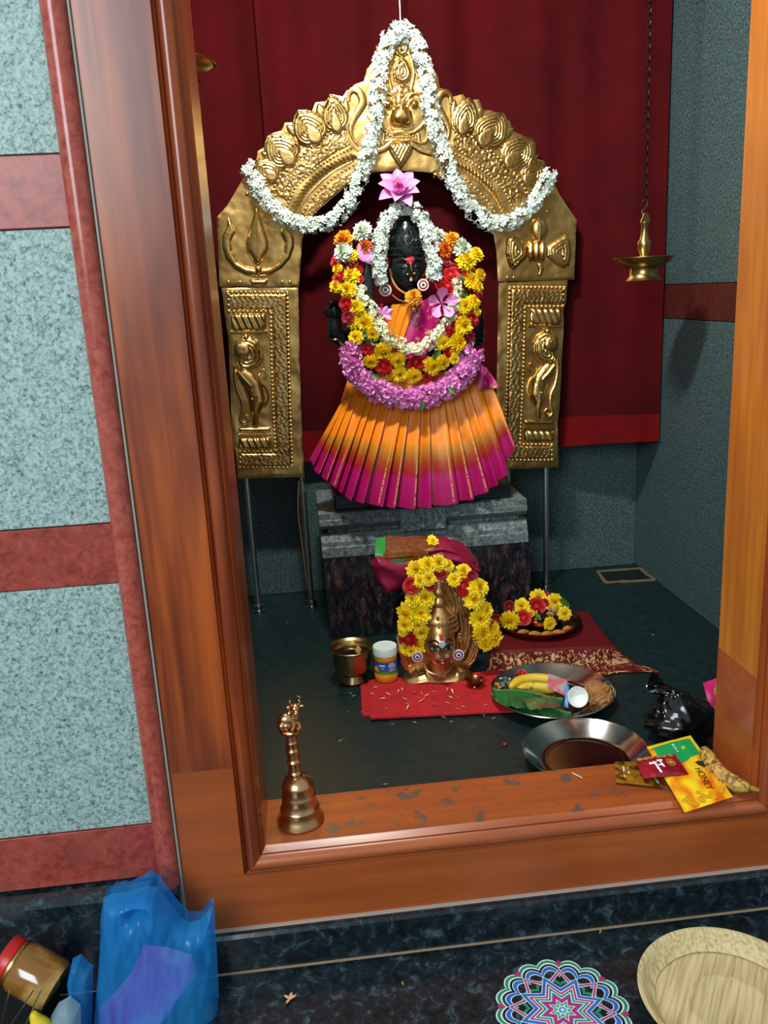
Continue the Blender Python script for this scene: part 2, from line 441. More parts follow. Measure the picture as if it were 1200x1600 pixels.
# front wall beside the frame: grey granite slabs and red bands
wl = thing('wall_front', (-0.9, 1.34, 0), 'grey granite front wall with red stone bands', 'wall', kind='structure')
P = []
for nm, z0, z1, m, dp in (('red_band', .022, .126, REDSTONE, .002), ('granite_slab', .126, .568, GRANITE, 0), ('red_band', .568, .668, REDSTONE, .002),
                       ('granite_slab', .668, 1.112, GRANITE, 0), ('red_band', 1.112, 1.212, REDSTONE, .002), ('granite_slab', 1.212, 1.656, GRANITE, 0),
                       ('red_band', 1.656, 1.756, REDSTONE, .002), ('granite_slab', 1.756, 2.4, GRANITE, 0)):
    P.append((nm, -1.9, -1.02, z0, z1, m, dp)); P.append((nm, -1.02, -0.306, z0, z1, m, dp))
P += [('granite_slab', -0.306, 2.0, 2.09, 2.4, GRANITE, 0), ('granite_slab', 1.0, 2.0, -0.1, 2.09, GRANITE, 0)]
wall_pieces(wl, P, 'front')
part('mortar_backing', MB().box(-1.9, -0.29, 1.345, 1.49, -0.1, 2.4).box(-0.29, 2.0, 1.345, 1.49, 2.08, 2.4).box(0.95, 2.0, 1.345, 1.49, -0.1, 2.08), mat('pale_mortar', '#c8c2b4', 0.9), wl, smooth=False)
# polished red half-round strip beside the frame
prof = [(-0.3095, 1.336)]+[(-0.2905+0.019*math.cos(a), 1.326-0.021*math.sin(a)) for a in [PI-PI*i/12 for i in range(13)]]+[(-0.2715, 1.40), (-0.3095, 1.40)]
part('trim_2', MB().prism(prof, 0.012, 2.08, 'z'), TRIMRED, label='polished red half-round stone strip beside the door frame', cat='trim', kind='structure', ang=50)
part('trim_3', MB().box(-0.2715, -0.2685, 1.317, 1.36, -0.098, 2.08), mat('pale_joint', '#8f968c', 0.7), smooth=False, label='thin pale joint between red strip and wooden frame', cat='joint', kind='structure')

# door frame
dr = thing('door_1', (0.33, 1.40, -0.098), 'varnished orange brown wooden door frame with moulded edge', 'door frame', kind='structure')
MO = 0.040                                    # width of the moulding
mprof = [(0, 0), (0.0025, 0.0045), (0.005, -0.001), (0.0075, 0.004), (0.010, -0.0015), (0.014, -0.0035), (0.020, -0.003), (0.026, 0.002), (0.030, 0.008), (0.0315, 0.0125), (0.034, 0.0105), (0.0365, 0.0155), (0.040, 0.023)]
def mould(side):
    """one member of the moulding, mitred at the corners; t runs from the fascia to the opening"""
    b = MB(); rows = []
    for t, d in mprof:
        k = MO-t
        x0, x1, z0, z1 = XL-k, XR+k, ZS-k, ZTOP+k
        e = {'l': ((x0, z0), (x0, z1)), 'r': ((x1, z1), (x1, z0)), 'b': ((x1, z0), (x0, z0)), 't': ((x0, z1), (x1, z1))}[side]
        rows.append([(x, YF+d, z) for x, z in e])
    v = [p for r in rows for p in r]; n = len(rows)
    b.add(v, [(2*i, 2*i+2, 2*i+3, 2*i+1) for i in range(n-1)]); return b
part('moulding', mould('l'), WOODMV, dr, ang=60); part('moulding', mould('r'), WOODMV, dr, ang=60)
part('moulding', mould('b'), WOODM, dr, ang=60); part('moulding', mould('t'), WOODM, dr, ang=60)
YK = 1.49
part('jamb', MB().box(-0.2685, XL-MO, YF, YK, 0.225, 2.08), WOODV, dr, smooth=False)
part('jamb_foot', MB().box(-0.2685, XL-MO, YF+0.0004, YK, ZS-MO, 0.225), WOODP, dr, smooth=False)
part('jamb', MB().box(XR+MO, 0.95, YF, YK, 0.225, 2.08), WOODV, dr, smooth=False)
part('jamb_foot', MB().box(XR+MO, 0.95, YF+0.0004, YK, ZS-MO, 0.225), WOODP, dr, smooth=False)
part('reveal', MB().box(XL-MO, XL, YF+0.0232, YK, ZS, ZTOP), WOODMV, dr, smooth=False)
part('reveal', MB().box(XR, XR+MO, YF+0.0232, YK, 0.285, ZTOP), WOODR, dr, smooth=False)
part('reveal_foot', MB().box(XR-0.0008, XR+MO, YF+0.0232, YK, ZS, 0.285), WOODP, dr, smooth=False)
part('bottom_rail', MB().box(-0.2685, 0.95, YF, 1.40, -0.0955, ZS-MO), WOODP, dr, smooth=False)
part('sill', MB().box(XL-MO, XR+MO, YF+0.0232, YK, -0.0955, ZS), WOODS, dr, smooth=False, bevel=0.002)
part('lintel', MB().box(-0.2685, 0.95, YF, YK, ZTOP+MO, 2.08).box(XL-MO, XR+MO, YF+0.0232, YK, ZTOP, ZTOP+MO), WOODV, dr, smooth=False)

# shrine shell
wb = thing('wall_back', (0.35, YB, 0), 'grey granite back wall of the shrine behind the curtain', 'wall', kind='structure')
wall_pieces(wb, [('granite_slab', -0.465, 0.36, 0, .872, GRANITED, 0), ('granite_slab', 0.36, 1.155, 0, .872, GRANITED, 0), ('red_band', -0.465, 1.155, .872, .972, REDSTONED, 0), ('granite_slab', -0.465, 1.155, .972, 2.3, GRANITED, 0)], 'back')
wr = thing('wall_right', (1.155, 2.15, 0), 'grey granite right shrine wall with one red band', 'wall', kind='structure')
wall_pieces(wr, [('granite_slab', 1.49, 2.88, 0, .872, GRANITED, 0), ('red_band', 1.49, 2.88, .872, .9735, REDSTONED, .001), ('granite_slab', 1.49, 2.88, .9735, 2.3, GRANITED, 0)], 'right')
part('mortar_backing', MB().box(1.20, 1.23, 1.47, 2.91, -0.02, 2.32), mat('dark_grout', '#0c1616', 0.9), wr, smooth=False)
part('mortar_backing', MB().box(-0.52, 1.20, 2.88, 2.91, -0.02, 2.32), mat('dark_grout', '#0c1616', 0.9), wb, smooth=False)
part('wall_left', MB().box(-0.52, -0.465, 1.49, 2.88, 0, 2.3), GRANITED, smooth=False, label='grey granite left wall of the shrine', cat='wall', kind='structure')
part('ceiling', MB().box(-0.52, 1.2, 1.47, 2.88, 2.3, 2.34), mat('plaster', '#b8b2a4', 0.9), smooth=False, label='plain plaster ceiling of the shrine', cat='ceiling', kind='structure')
# ------------------------------------------------------------------ curtain
def curtain(x0, x1, zb, yfn, nm, label, seed, hem):
    t = thing(nm, ((x0+x1)/2, yfn((x0+x1)/2), zb), label, 'curtain', 'red velvet curtain panels behind the idol')
    def f(za, zc):
        def g(u, v):
            x = x0+(x1-x0)*u; z = za+(zc-za)*v
            a = 0.010*math.sin(x*21+seed)+0.006*math.sin(x*47+seed*2+z*0.6)+0.004*noise.noise(V(x*5, z*1.5, seed))
            a += 0.012*math.exp(-((x-x0)/0.03)**2)
            return V(x, yfn(x)-a*(0.45+0.55*min(1, max(0, (z-zb)/0.9))), z+0.006*math.sin(x*9+seed)*(1-min(1, (z-zb)/0.1)) if z < zb+0.1 else z)
        return g
    part('drape', MB().grid(f(zb+hem, 2.2), 130, 30), VELVET, t, ang=80)
    part('hem', MB().grid(f(zb, zb+hem), 130, 8), VELVETH, t, ang=80)
    return t
def cy(x):
    return 2.755 if x < 0.62 else 2.755-(x-0.62)/0.52*0.125
curtain(-0.462, -0.015, 0.445, lambda x: cy(x)+0.036, 'velvet_curtain', 'dark red velvet curtain panel at the left behind the gold arch', 1.3, 0.10)
curtain(-0.045, 1.148, 0.476, lambda x: cy(x), 'velvet_curtain', 'wide red velvet curtain panel behind the idol reaching the right wall', 4.1, 0.095)

# ------------------------------------------------------------------ embossed gold arch on steel posts
YA = 2.640
arch = thing('gold_arch', (0.33, 2.66, 0), 'embossed gold sheet arch on steel posts behind the idol', 'arch')
outer = [(343, 448), (339, 339), (355, 321), (380, 279), (396, 256), (401, 248), (403, 236), (416, 228), (418, 211), (440, 204), (445, 192), (460, 191), (466, 172), (488, 173), (493, 160), (509, 159), (516, 147), (536, 151), (541, 143), (556, 131), (569, 127), (573, 108), (583, 96), (590, 75), (606, 54), (627, 42),
         (646, 52), (665, 75), (675, 103), (685, 121), (687, 137), (701, 141), (708, 151), (723, 147), (732, 157), (748, 155), (756, 172), (771, 173), (779, 187), (796, 188), (801, 204), (816, 211), (821, 225), (835, 228), (837, 247), (851, 252), (851, 265), (864, 284), (875, 305), (901, 344), (897, 437), (778, 440)]
inner = [(776, 395), (771, 364), (757, 335), (739, 311), (717, 289), (691, 273), (667, 269), (632, 267), (600, 268), (576, 271), (547, 287), (520, 308), (496, 329), (480, 348), (472, 375), (467, 448)]
def dent(x, z, d):
    return 0.0035*noise.noise(V(x*14, z*14, 2.0))+0.0012*noise.noise(V(x*45, z*45, 5.0))
YS = YA-0.004
part('arch_sheet', relief(MB(), outer+inner, YS, 0.0015, 3, 4.0, dent), GOLD, arch, ang=70)
pl = [(346, 449), (466, 449), (468, 560), (472, 680), (476, 745), (372, 748), (368, 704), (363, 692), (360, 610), (357, 530), (351, 492), (349, 470)]
pr = [(779, 442), (887, 437), (884, 475), (880, 485), (881, 505), (878, 560), (874, 640), (871, 660), (873, 730), (776, 734), (775, 640), (777, 560)]
part('pillar_sheet', relief(MB(), pl, YA, 0.001, 3, 4.0, dent), GOLD, arch, ang=70)
part('pillar_sheet', relief(MB(), pr, YA, 0.001, 3, 4.0, dent), GOLD, arch, ang=70)

def beads(path, Y, r, gap):
    b = MB(); pp = resample([at(x, y, Y) for x, y in path], gap)
    for p in pp: b.ball(p, (r, r*0.8, r), 7, 5)
    return b
def cord(path, Y, r, n=40, flat=0.7):
    return MB().tube(catmull([at(x, y, Y) for x, y in path], n), r, 8, flat=flat, flatdir=(0, 1, 0))
def rope(b, path, Y, r, gap, lean=0.9):
    pp = resample([at(x, y, Y) for x, y in path], gap)
    for a, c in zip(pp, pp[1:]):
        t = (c-a).normalized(); nrm = V(t.z, 0, -t.x); m = (a+c)/2
        q = (nrm+t*lean).normalized()
        b.tube([m-q*r*1.5-V(0, 0, 0), m-V(0, r*0.55, 0), m+q*r*1.5], [gap*0.15, gap*0.48, gap*0.15], 6, flat=0.7, flatdir=(0, 1, 0))
    return b
def scroll(b, path, Y, r, gap):
    """a row of small curls"""
    pp = resample([at(x, y, Y) for x, y in path], gap); s = 1
    for a, c in zip(pp, pp[1:]):
        t = (c-a).normalized(); nrm = V(t.z, 0, -t.x); m = (a+c)/2
        pts = []
        for i in range(11):
            q = i/10*4.4; rr = r*(1-i/11)
            pts.append(m+(t*math.cos(q)+nrm*math.sin(q)*s)*rr-V(0, 0.001, 0))
        b.tube(pts, [gap*0.16*(1-0.4*i/10) for i in range(11)], 5, flat=0.9, flatdir=(0, 1, 0)); s = -s
        b.ball(m+nrm*r*0.95*s, (gap*0.18, gap*0.16, gap*0.18), 7, 5); b.ball(a+nrm*r*0.5*s, (gap*0.14, gap*0.13, gap*0.14), 6, 4); b.ball(m-nrm*r*0.9*s, (gap*0.12, gap*0.12, gap*0.12), 6, 4)
    return b
for side in (0, 1):
    mm = (lambda p: p) if side == 0 else mir
    part('bead_row', beads(mm([(425, 297), (445, 268), (475, 239), (507, 213), (539, 201)]), YS-0.003, 0.0052, 0.0135), GOLDR, arch)
    part('bead_row', beads(mm([(470, 338), (493, 304), (523, 276), (552, 258)]), YS-0.003, 0.0038, 0.0125), GOLDR, arch)
    part('bead_row', beads(mm([(448, 322), (466, 288), (500, 258), (548, 231)]), YS-0.003, 0.0038, 0.011), GOLDR, arch)
    part('scroll_band', scroll(MB(), mm([(434, 308), (455, 277), (490, 245), (543, 214)]), YS-0.002, 0.014, 0.028), GOLDR, arch)
    part('scroll_band', scroll(MB(), mm([(478, 345), (505, 306), (540, 281), (575, 265)]), YS-0.002, 0.012, 0.022), GOLDR, arch)
    carve = lambda x, z, d: 0.0030*noise.noise(V(x*150, z*150, 8.0))+0.0012*noise.noise(V(x*330, z*330, 4.0))
    part('carved_band', relief(MB(), mm([(421, 300), (441, 270), (470, 241), (504, 214), (539, 201), (548, 226), (505, 252), (470, 282), (450, 316)]), YS, 0.003, 3, 1.8, carve), GOLDR, arch, ang=70)
    part('carved_band', relief(MB(), mm([(473, 340), (497, 307), (526, 281), (556, 262), (574, 268), (546, 287), (519, 308), (494, 330), (480, 347)]), YS, 0.0025, 3, 1.8, carve), GOLDR, arch, ang=70)
    part('rope_band', rope(MB(), mm([(458, 330), (480, 292), (515, 262), (556, 243)]), YS-0.002, 0.009, 0.012), GOLDR, arch)
    for k, pth in enumerate(([(418, 293), (438, 264), (468, 234), (502, 208), (537, 195)], [(463, 334), (487, 299), (519, 270), (553, 251)], [(475, 341), (499, 308), (529, 281), (562, 262)])):
        part('ridge', cord(mm(pth), YS-0.001, 0.0032), GOLDR, arch)
    for bse, tip, wd in (((500, 226), (464, 171), 58), ((460, 259), (417, 211), 58), ((528, 210), (517, 147), 46), ((432, 284), (400, 250), 46)):
        def ribs(x, z, d): return 0.0016*math.sin(d*750)
        part('lotus_petal', relief(MB(), mm(leafpoly(bse, tip, wd, 11, 0.62)), YS-0.001, 0.011, 12, 1.8, ribs), GOLDR, arch, ang=70)
        c = ((bse[0]*0.72+tip[0]*0.28), (bse[1]*0.72+tip[1]*0.28))
        part('petal_heart', relief(MB(), mm(leafpoly(bse, (bse[0]*0.4+tip[0]*0.6, bse[1]*0.4+tip[1]*0.6), wd*0.45)), YS-0.008, 0.006, 6, 1.6), GOLDR, arch, ang=70)
    for bse, tip, wd in (((506, 187), (497, 161), 18), ((471, 216), (446, 194), 18), ((431, 251), (407, 237), 16), ((541, 185), (540, 150), 14)):
        part('small_petal', relief(MB(), mm(leafpoly(bse, tip, wd)), YS-0.001, 0.006, 6, 1.8), GOLDR, arch, ang=70)
    # curling scroll beside the monster face
    part('makara_scroll', MB().tube(pxpath(mm([(546, 158), (546, 146), (553, 140), (562, 145), (567, 159), (561, 172), (553, 186), (548, 202), (553, 218), (567, 232)]), YS-0.004, 60), [0.004+0.008*math.sin(PI*min(1, i/52)) for i in range(60)], 8, flat=0.7, flatdir=(0, 1, 0)), GOLDR, arch)
    part('ridge', cord(mm([(540, 168), (541, 190), (541, 212), (552, 230), (566, 240)]), YS-0.001, 0.003), GOLDR, arch)
    # eye, brow, tusk loop of the face
    fx = lambda x: x if side == 0 else 1254-x
    part('eye', MB().ball(at(fx(607), 163, YS-0.006), (0.011, 0.012, 0.011), 14, 9), GOLDR, arch)
    part('eyelid', MB().tube([at(fx(x), y, YS-0.012) for x, y in ((598, 166), (600, 157), (607, 153), (614, 157), (617, 165))], 0.003, 6), GOLDR, arch)
    part('brow', cord([(fx(618), 158), (fx(612), 148), (fx(603), 146), (fx(595), 152), (fx(590), 162)], YS-0.005, 0.0045), GOLDR, arch)
    part('tusk_loop', cord([(fx(603), 205), (fx(592), 196), (fx(586), 203), (fx(588), 220), (fx(598), 222), (fx(600), 208)], YS-0.005, 0.005, 40), GOLDR, arch)
    part('jaw_curl', cord([(fx(613), 222), (fx(600), 232), (fx(585), 238), (fx(570), 240)], YS-0.004, 0.008, 24), GOLDR, arch)
    part('crest_plume', cord([(fx(612), 140), (fx(607), 115), (fx(612), 90), (fx(622), 68)], YS-0.003, 0.005, 24), GOLDR, arch)
    part('crest_plume', cord([(fx(600), 140), (fx(592), 112), (fx(597), 84)], YS-0.003, 0.0045, 20), GOLDR, arch)
# centre of the crest
part('snout', relief(MB(), [(608, 186), (612, 172), (620, 165), (627, 163), (635, 166), (643, 174), (646, 187), (640, 196), (627, 199), (613, 196)], YS-0.002, 0.026, 14, 1.6), GOLDR, arch, ang=70)
part('nostril_line', MB().tube([at(627, 166, YS-0.027), at(627, 182, YS-0.031), at(627, 196, YS-0.020)], 0.0022, 6), GOLDR, arch)
for s in (-1, 1):
    part('nostril', MB().tube([at(627+s*x, y, YS-0.018) for x, y in ((4, 196), (11, 198), (17, 193), (17, 187), (12, 186))], 0.0028, 6), GOLDR, arch)
part('upper_lip', cord([(591, 191), (600, 202), (612, 208), (627, 206), (641, 208), (654, 202), (664, 191)], YS-0.006, 0.0055), GOLDR, arch)
part('lower_lip', cord([(597, 222), (612, 219), (627, 220), (642, 219), (657, 222)], YS-0.004, 0.005), GOLDR, arch)
part('teeth', beads([(604, 210), (616, 214), (627, 214), (639, 214), (651, 210)], YS-0.003, 0.0036, 0.0095), GOLDR, arch)
part('tongue', relief(MB(), [(605, 224), (627, 221), (648, 224), (643, 240), (634, 255), (626, 266), (617, 254), (609, 240)], YS-0.001, 0.013, 10, 1.6, lambda x, z, d: 0.0018*math.sin(x*600)*math.sin(z*350)), GOLDR, arch, ang=70)
part('crest_leaf', relief(MB(), leafpoly((628, 134), (628, 86), 30), YS-0.001, 0.012, 9, 1.6, lambda x, z, d: 0.0016*math.sin(d*800)), GOLDR, arch, ang=70)
part('crest_leaf', relief(MB(), leafpoly((628, 92), (627, 52), 26), YS-0.001, 0.010, 8, 1.6, lambda x, z, d: 0.0016*math.sin(d*800)), GOLDR, arch, ang=70)
b = MB()
for i in range(9):
    a = R_(-70+140*i/8); p0 = at(628, 130, YS-0.006)
    b.tube([p0+V(math.sin(a)*0.006, 0, math.cos(a)*0.006), p0+V(math.sin(a)*0.026, 0, math.cos(a)*0.030)], [0.0028, 0.001], 6)
part('crest_rays', b, GOLDR, arch)
for y in (135, 143, 150):
    part('crest_boss', MB().ball(at(628, y, YS-0.005), (0.0062, 0.007, 0.0062), 10, 7), GOLDR, arch)
part('forehead', relief(MB(), [(606, 140), (628, 128), (650, 140), (646, 162), (628, 168), (609, 162)], YS, 0.005, 10, 2.2, lambda x, z, d: 0.002*noise.noise(V(x*160, z*160, 1))), GOLDR, arch, ang=70)
# trident on the left shoulder
blade = [(400, 318), (406, 336), (414, 358), (420, 378), (420, 390), (414, 402), (406, 414), (401, 414), (392, 404), (385, 392), (384, 380), (390, 358), (396, 336)]
tr_ = part('trident', relief(MB(), blade, YS-0.001, 0.012, 12, 2.0), GOLDR, arch, ang=70)
for s in (0, 1):
    pr_ = [(355, 334), (366, 352), (369, 362), (362, 376), (363, 392), (372, 408), (384, 416), (402, 419), (404, 432), (384, 430), (366, 420), (352, 404), (346, 384), (347, 368), (354, 354)]
    if s: pr_ = [(806-x, y+(2 if y < 400 else 0)) for x, y in pr_]
    part('trident_prong', relief(MB(), pr_, YS-0.001, 0.010, 7, 1.9), GOLDR, tr_, ang=70)
part('trident_spine', cord([(401, 330), (402, 355), (403, 380), (404, 408)], YS-0.012, 0.0026, 16), GOLDR, tr_)
part('trident_socket', MB().ball(at(404, 421, YS-0.004), (0.011, 0.012, 0.014), 12, 8), GOLDR, tr_)
part('trident_foot', relief(MB(), [(388, 436), (420, 436), (416, 446), (393, 446)], YS-0.001, 0.008, 6, 2), GOLDR, tr_, ang=70)
# hourglass drum on the right shoulder
dm = part('drum', relief(MB(), [(791, 373), (800, 366), (812, 372), (824, 383), (824, 402), (812, 414), (802, 424), (794, 416), (789, 396)], YS-0.001, 0.014, 10, 1.9, lambda x, z, d: 0.0018*math.sin(d*700)), GOLDR, arch, ang=70)
part('drum_head', relief(MB(), [(853, 385), (868, 374), (885, 364), (892, 380), (893, 396), (889, 416), (878, 420), (866, 412), (853, 401)], YS-0.001, 0.014, 10, 1.9, lambda x, z, d: 0.0018*math.sin(d*700)), GOLDR, dm, ang=70)
for x in (829, 838, 847):
    part('drum_ring', MB().tube([at(x, 379, YS-0.003), at(x, 386, YS-0.013), at(x, 393, YS-0.015), at(x, 400, YS-0.012), at(x, 406, YS-0.003)], 0.0085, 8), GOLDR, dm)
part('drum_ball', relief(MB(), ell(842, 358, 14, 20), YS-0.001, 0.016, 13, 1.9), GOLDR, dm, ang=70)
part('ball_band', cord([(842, 339), (844, 350), (844, 364), (842, 377)], YS-0.016, 0.0028, 16), GOLDR, dm)
part('tassel', relief(MB(), [(838, 410), (848, 410), (850, 420), (845, 431), (838, 432), (841, 424)], YS-0.001, 0.007, 4, 1.8), GOLDR, dm, ang=70)
for x, y in ((357, 441), (375, 441), (441, 441), (453, 441), (793, 434), (803, 434), (856, 330), (386, 303)):
    part('rivet', MB().ball(at(x, y, YS-0.001), (0.006, 0.004, 0.006), 10, 6), GOLD, arch)

# pillars: L-shaped scroll border, leaf pads and a trunked lion
def pm(pts, side):
    return pts if side == 0 else [(798+(448-x)*0.91-(y-450)*0.006, y-8-(y-450)*0.014) for x, y in pts]
for side in (0, 1):
    g = lambda L: pm(L, side)
    YP = YA-0.002
    vine = lambda x, z, d: 0.0022*noise.noise(V(x*190, z*190, 3.0))+0.001*math.sin(x*420+math.sin(z*160)*2)*math.sin(z*380)
    part('border_band', relief(MB(), g([(356, 459), (448, 459), (455, 729), (375, 729), (375, 708), (432, 708), (425, 484), (357, 484)]), YP, 0.006, 3, 2.0, vine), GOLDR, arch, ang=70)
    for pth in ([(355, 457), (400, 457), (448, 457)], [(449, 460), (452, 590), (457, 728)], [(358, 487), (390, 487), (422, 487)], [(423, 490), (425, 590), (430, 704)], [(375, 706), (400, 706), (430, 706)], [(374, 731), (410, 731), (456, 731)], [(356, 460), (357, 470), (357, 486)], [(375, 708), (375, 718), (375, 730)]):
        part('bead_row', beads(g(pth), YP-0.004, 0.0048, 0.0125), GOLDR, arch)
    lv = lambda x, z, d: 0.0022*math.sin(x*330+z*120)
    part('leaf_pad', relief(MB(), g([(360, 490), (416, 490), (416, 512), (410, 518), (366, 518), (361, 512)]), YP, 0.010, 7, 2.0, lv), GOLDR, arch, ang=70)
    part('pad_ledge', cord(g([(360, 519), (390, 519), (418, 518)]), YP-0.001, 0.005, 16), GOLDR, arch)
    part('leaf_pad', relief(MB(), g([(373, 684), (424, 683), (424, 698), (420, 703), (376, 703), (372, 698)]), YP, 0.010, 7, 2.0, lv), GOLDR, arch, ang=70)
    part('pad_ledge', relief(MB(), g([(373, 668), (423, 667), (423, 675), (374, 675)]), YP, 0.006, 3, 2.0), GOLDR, arch, ang=70)
    part('pad_ledge', cord(g([(373, 680), (398, 680), (424, 679)]), YP-0.001, 0.0045, 16), GOLDR, arch)
    lion = part('lion', relief(MB(), g([(374, 578), (384, 574), (397, 582), (408, 596), (413, 614), (415, 628), (409, 640), (403, 648), (402, 664), (394, 666), (395, 650), (389, 636), (387, 620), (380, 604), (372, 592)]), YP, 0.017, 11, 1.8), GOLDR, arch, ang=70)
    hd = lambda x, z, d: 0.0
    cx, cyy = g([(389, 549)])[0]
    cp = at(cx, cyy, YP)
    part('mane', relief(MB(), g([(365, 545), (368, 532), (378, 524), (391, 525), (404, 532), (411, 545), (412, 560), (404, 573), (390, 579), (376, 578), (368, 568), (371, 556)]), YP-0.001, 0.016, 16, 1.7, lambda x, z, d: 0.0025*math.sin(d*620)), GOLDR, lion, ang=70)
    part('head', relief(MB(), g([(365, 546), (370, 536), (380, 533), (390, 538), (393, 549), (388, 558), (376, 560), (367, 556)]), YP-0.012, 0.012, 9, 1.6), GOLDR, lion, ang=70)
    part('ear', MB().ball(at(*g([(384, 527)])[0], YP-0.012), (0.008, 0.006, 0.009), 8, 6), GOLDR, lion)
    part('eye', MB().ball(at(*g([(378, 543)])[0], YP-0.022), 0.0035, 8, 6), GOLDR, lion)
    part('trunk', MB().tube(pxpath(g([(368, 572), (367, 588), (371, 610), (378, 626), (379, 642), (376, 655), (381, 661), (388, 656), (385, 650), (381, 653)]), YP-0.005, 60), [0.0058]*40+[0.005-0.0001*i for i in range(20)], 8), GOLDR, lion)
    part('foreleg', MB().tube(pxpath(g([(372, 580), (382, 592), (392, 603), (393, 612)]), YP-0.014, 20), [0.007]*14+[0.005]*6, 8), GOLDR, lion)
    part('hind_leg', MB().tube(pxpath(g([(399, 618), (398, 634), (400, 650), (400, 664)]), YP-0.008, 20), [0.013-0.0004*i for i in range(20)], 8), GOLDR, lion)
    part('tail', MB().tube(pxpath(g([(413, 636), (419, 622), (415, 606), (405, 596), (404, 584), (412, 578), (417, 586), (411, 591)]), YP-0.004, 40), [0.0035]*40, 6), GOLDR, lion)
    part('haunch_boss', MB().ball(at(*g([(394, 624)])[0], YP-0.018), 0.004, 8, 6), GOLDR, lion)
# steel posts
for (tx, ty), (fx_, fy) in (((388, 748), (405, 952)), ((471, 745), (487, 944)), ((858, 733), (854, 918)), ((800, 736), (798, 925))):
    p = atz(fx_, fy, 0.0)
    x, y = p.x, 2.665
    leg = part('post', MB().lathe([(0.0095, 0.0), (0.0095, 1.05), (0, 1.05)], (x, y, 0), 16), STEELP, arch)
    part('foot_flange', MB().lathe([(0.019, 0), (0.019, 0.006), (0.014, 0.008), (0.014, 0.016), (0.017, 0.018), (0.017, 0.023), (0.010, 0.028)], (x, y, 0), 20), STEEL, leg)
rt = at(627, 42, YA)
part('steel_rod', MB().tube([(rt.x, YA+0.012, rt.z-0.25), (rt.x, YA+0.012, 2.3)], 0.0035, 10), STEELP, arch)
# ------------------------------------------------------------------ flower meshes (radius about 1, facing +Z)
YEL = mat('yellow_petal', '#fbdd12', 0.6, rand=0.10, sss=0.15)
YELC = mat('yellow_petal_heart', '#f5c810', 0.65, rand=0.08)
WHT = mat('white_petal', '#dce8da', 0.6, rand=0.06, sss=0.15)
WHTC = mat('white_petal_heart', '#c9d6a8', 0.65)
ORG = mat('orange_petal', '#d9680e', 0.65, rand=0.12)
MARI = mat('marigold_petal', '#eea51a', 0.65, rand=0.08)
REDP = mat('red_petal', '#b80f14', 0.55, rand=0.2, sss=0.1)
REDD = mat('dark_red_petal', '#8a0c24', 0.55, rand=0.2)
PNK = mat('pink_petal', '#f09ad8', 0.6, rand=0.12, sss=0.15)
PNK2 = mat('pale_pink_petal', '#e79bd6', 0.55, sss=0.15)
LOTI = mat('lotus_heart', '#cf4f9c', 0.55)
LEAFM = mat('leaf_green', '#3f6b28', 0.5, rand=0.25)
JAS = mat('jasmine_petal', '#d6e4da', 0.55, rand=0.08, sss=0.2)
JASB = mat('jasmine_tube', '#c5d3b0', 0.6)
CREAM = mat('cream_petal', '#e8ecc4', 0.6, rand=0.08, sss=0.15)

def petal(b, a, el, L, wd, r0=0.08, cup=0.18, z0=0.0, mi=0, jit=0.0, curl=0.0):
    """one petal in direction a (azimuth), el (elevation); a strip of four quads"""
    ca, sa, ce, se = math.cos(a), math.sin(a), math.cos(el), math.sin(el)
    rad = V(ca*ce, sa*ce, se); tan = V(-sa, ca, 0); nrm = tan.cross(rad)*-1
    nrm = V(-ca*se, -sa*se, ce)
    vs = []
    for t, w_ in ((0, 0.35), (0.45, 0.9), (0.8, 1.0), (1.0, 0.35)):
        c = V(ca*r0, sa*r0, z0)+rad*(L*t)+nrm*(curl*t*t)
        vs += [c-tan*(wd*w_/2)+nrm*(cup*wd*w_), c-nrm*0, c+tan*(wd*w_/2)+nrm*(cup*wd*w_)]
    fs = []
    for i in range(3):
        for j in range(2): fs.append((i*3+j, i*3+j+1, i*3+j+4, i*3+j+3))
    b.add(vs, fs, mi)
def chrys(name, m1, m2, seed, dense=1.0, dome=0.55):
    rnd = random.Random(seed); b = MB()
    for k, (n, el, L, wd, z) in enumerate(((7, 80, .34, .20, .30), (12, 62, .48, .22, .24), (16, 42, .64, .24, .18), (20, 24, .80, .26, .10), (22, 8, .94, .26, .02), (20, -12, .94, .27, -.08))):
        for i in range(int(n*dense)):
            petal(b, 2*PI*(i+rnd.random()*0.5)/int(n*dense)+k, R_(el+rnd.uniform(-9, 9)), L*rnd.uniform(.85, 1.1), wd, 0.06, 0.2, z*dome*1.6, 1 if k < 2 else 0)
    b.ball((0, 0, 0.02), (0.35, 0.35, 0.28), 8, 5, 1)
    return mesh_data(name, b, [m1, m2], ang=180)
def rose(name, m, seed):
    rnd = random.Random(seed); b = MB()
    for k, (n, R, h, tilt) in enumerate(((3, .20, .62, 4), (4, .36, .60, 14), (5, .55, .52, 28), (5, .74, .42, 46))):
        for i in range(n):
            a0 = 2*PI*i/n+k*0.9+rnd.random()*0.3; sp = 2*PI/n*0.72
            vs = []
            for j in range(5):
                for t in (0, .55, 1):
                    a = a0+(j-2)/2*sp*(1-0.1*t); e = R_(tilt)*t*t
                    rr = R*(0.55+0.45*t)+math.sin(e)*0.45*t+(0.06 if t == 1 else 0); rr -= 0.05*abs(j-2)*t
                    vs.append(V(rr*math.cos(a), rr*math.sin(a), -0.15+h*t*math.cos(e)+0.02*rnd.random()-0.07*abs(j-2)*t))
            fs = [(j*3+q, j*3+q+3, j*3+q+4, j*3+q+1) for j in range(4) for q in range(2)]
            b.add(vs, fs)
    b.ball((0, 0, 0.05), (.5, .5, .3), 8, 5)
    return mesh_data(name, b, m, ang=180)
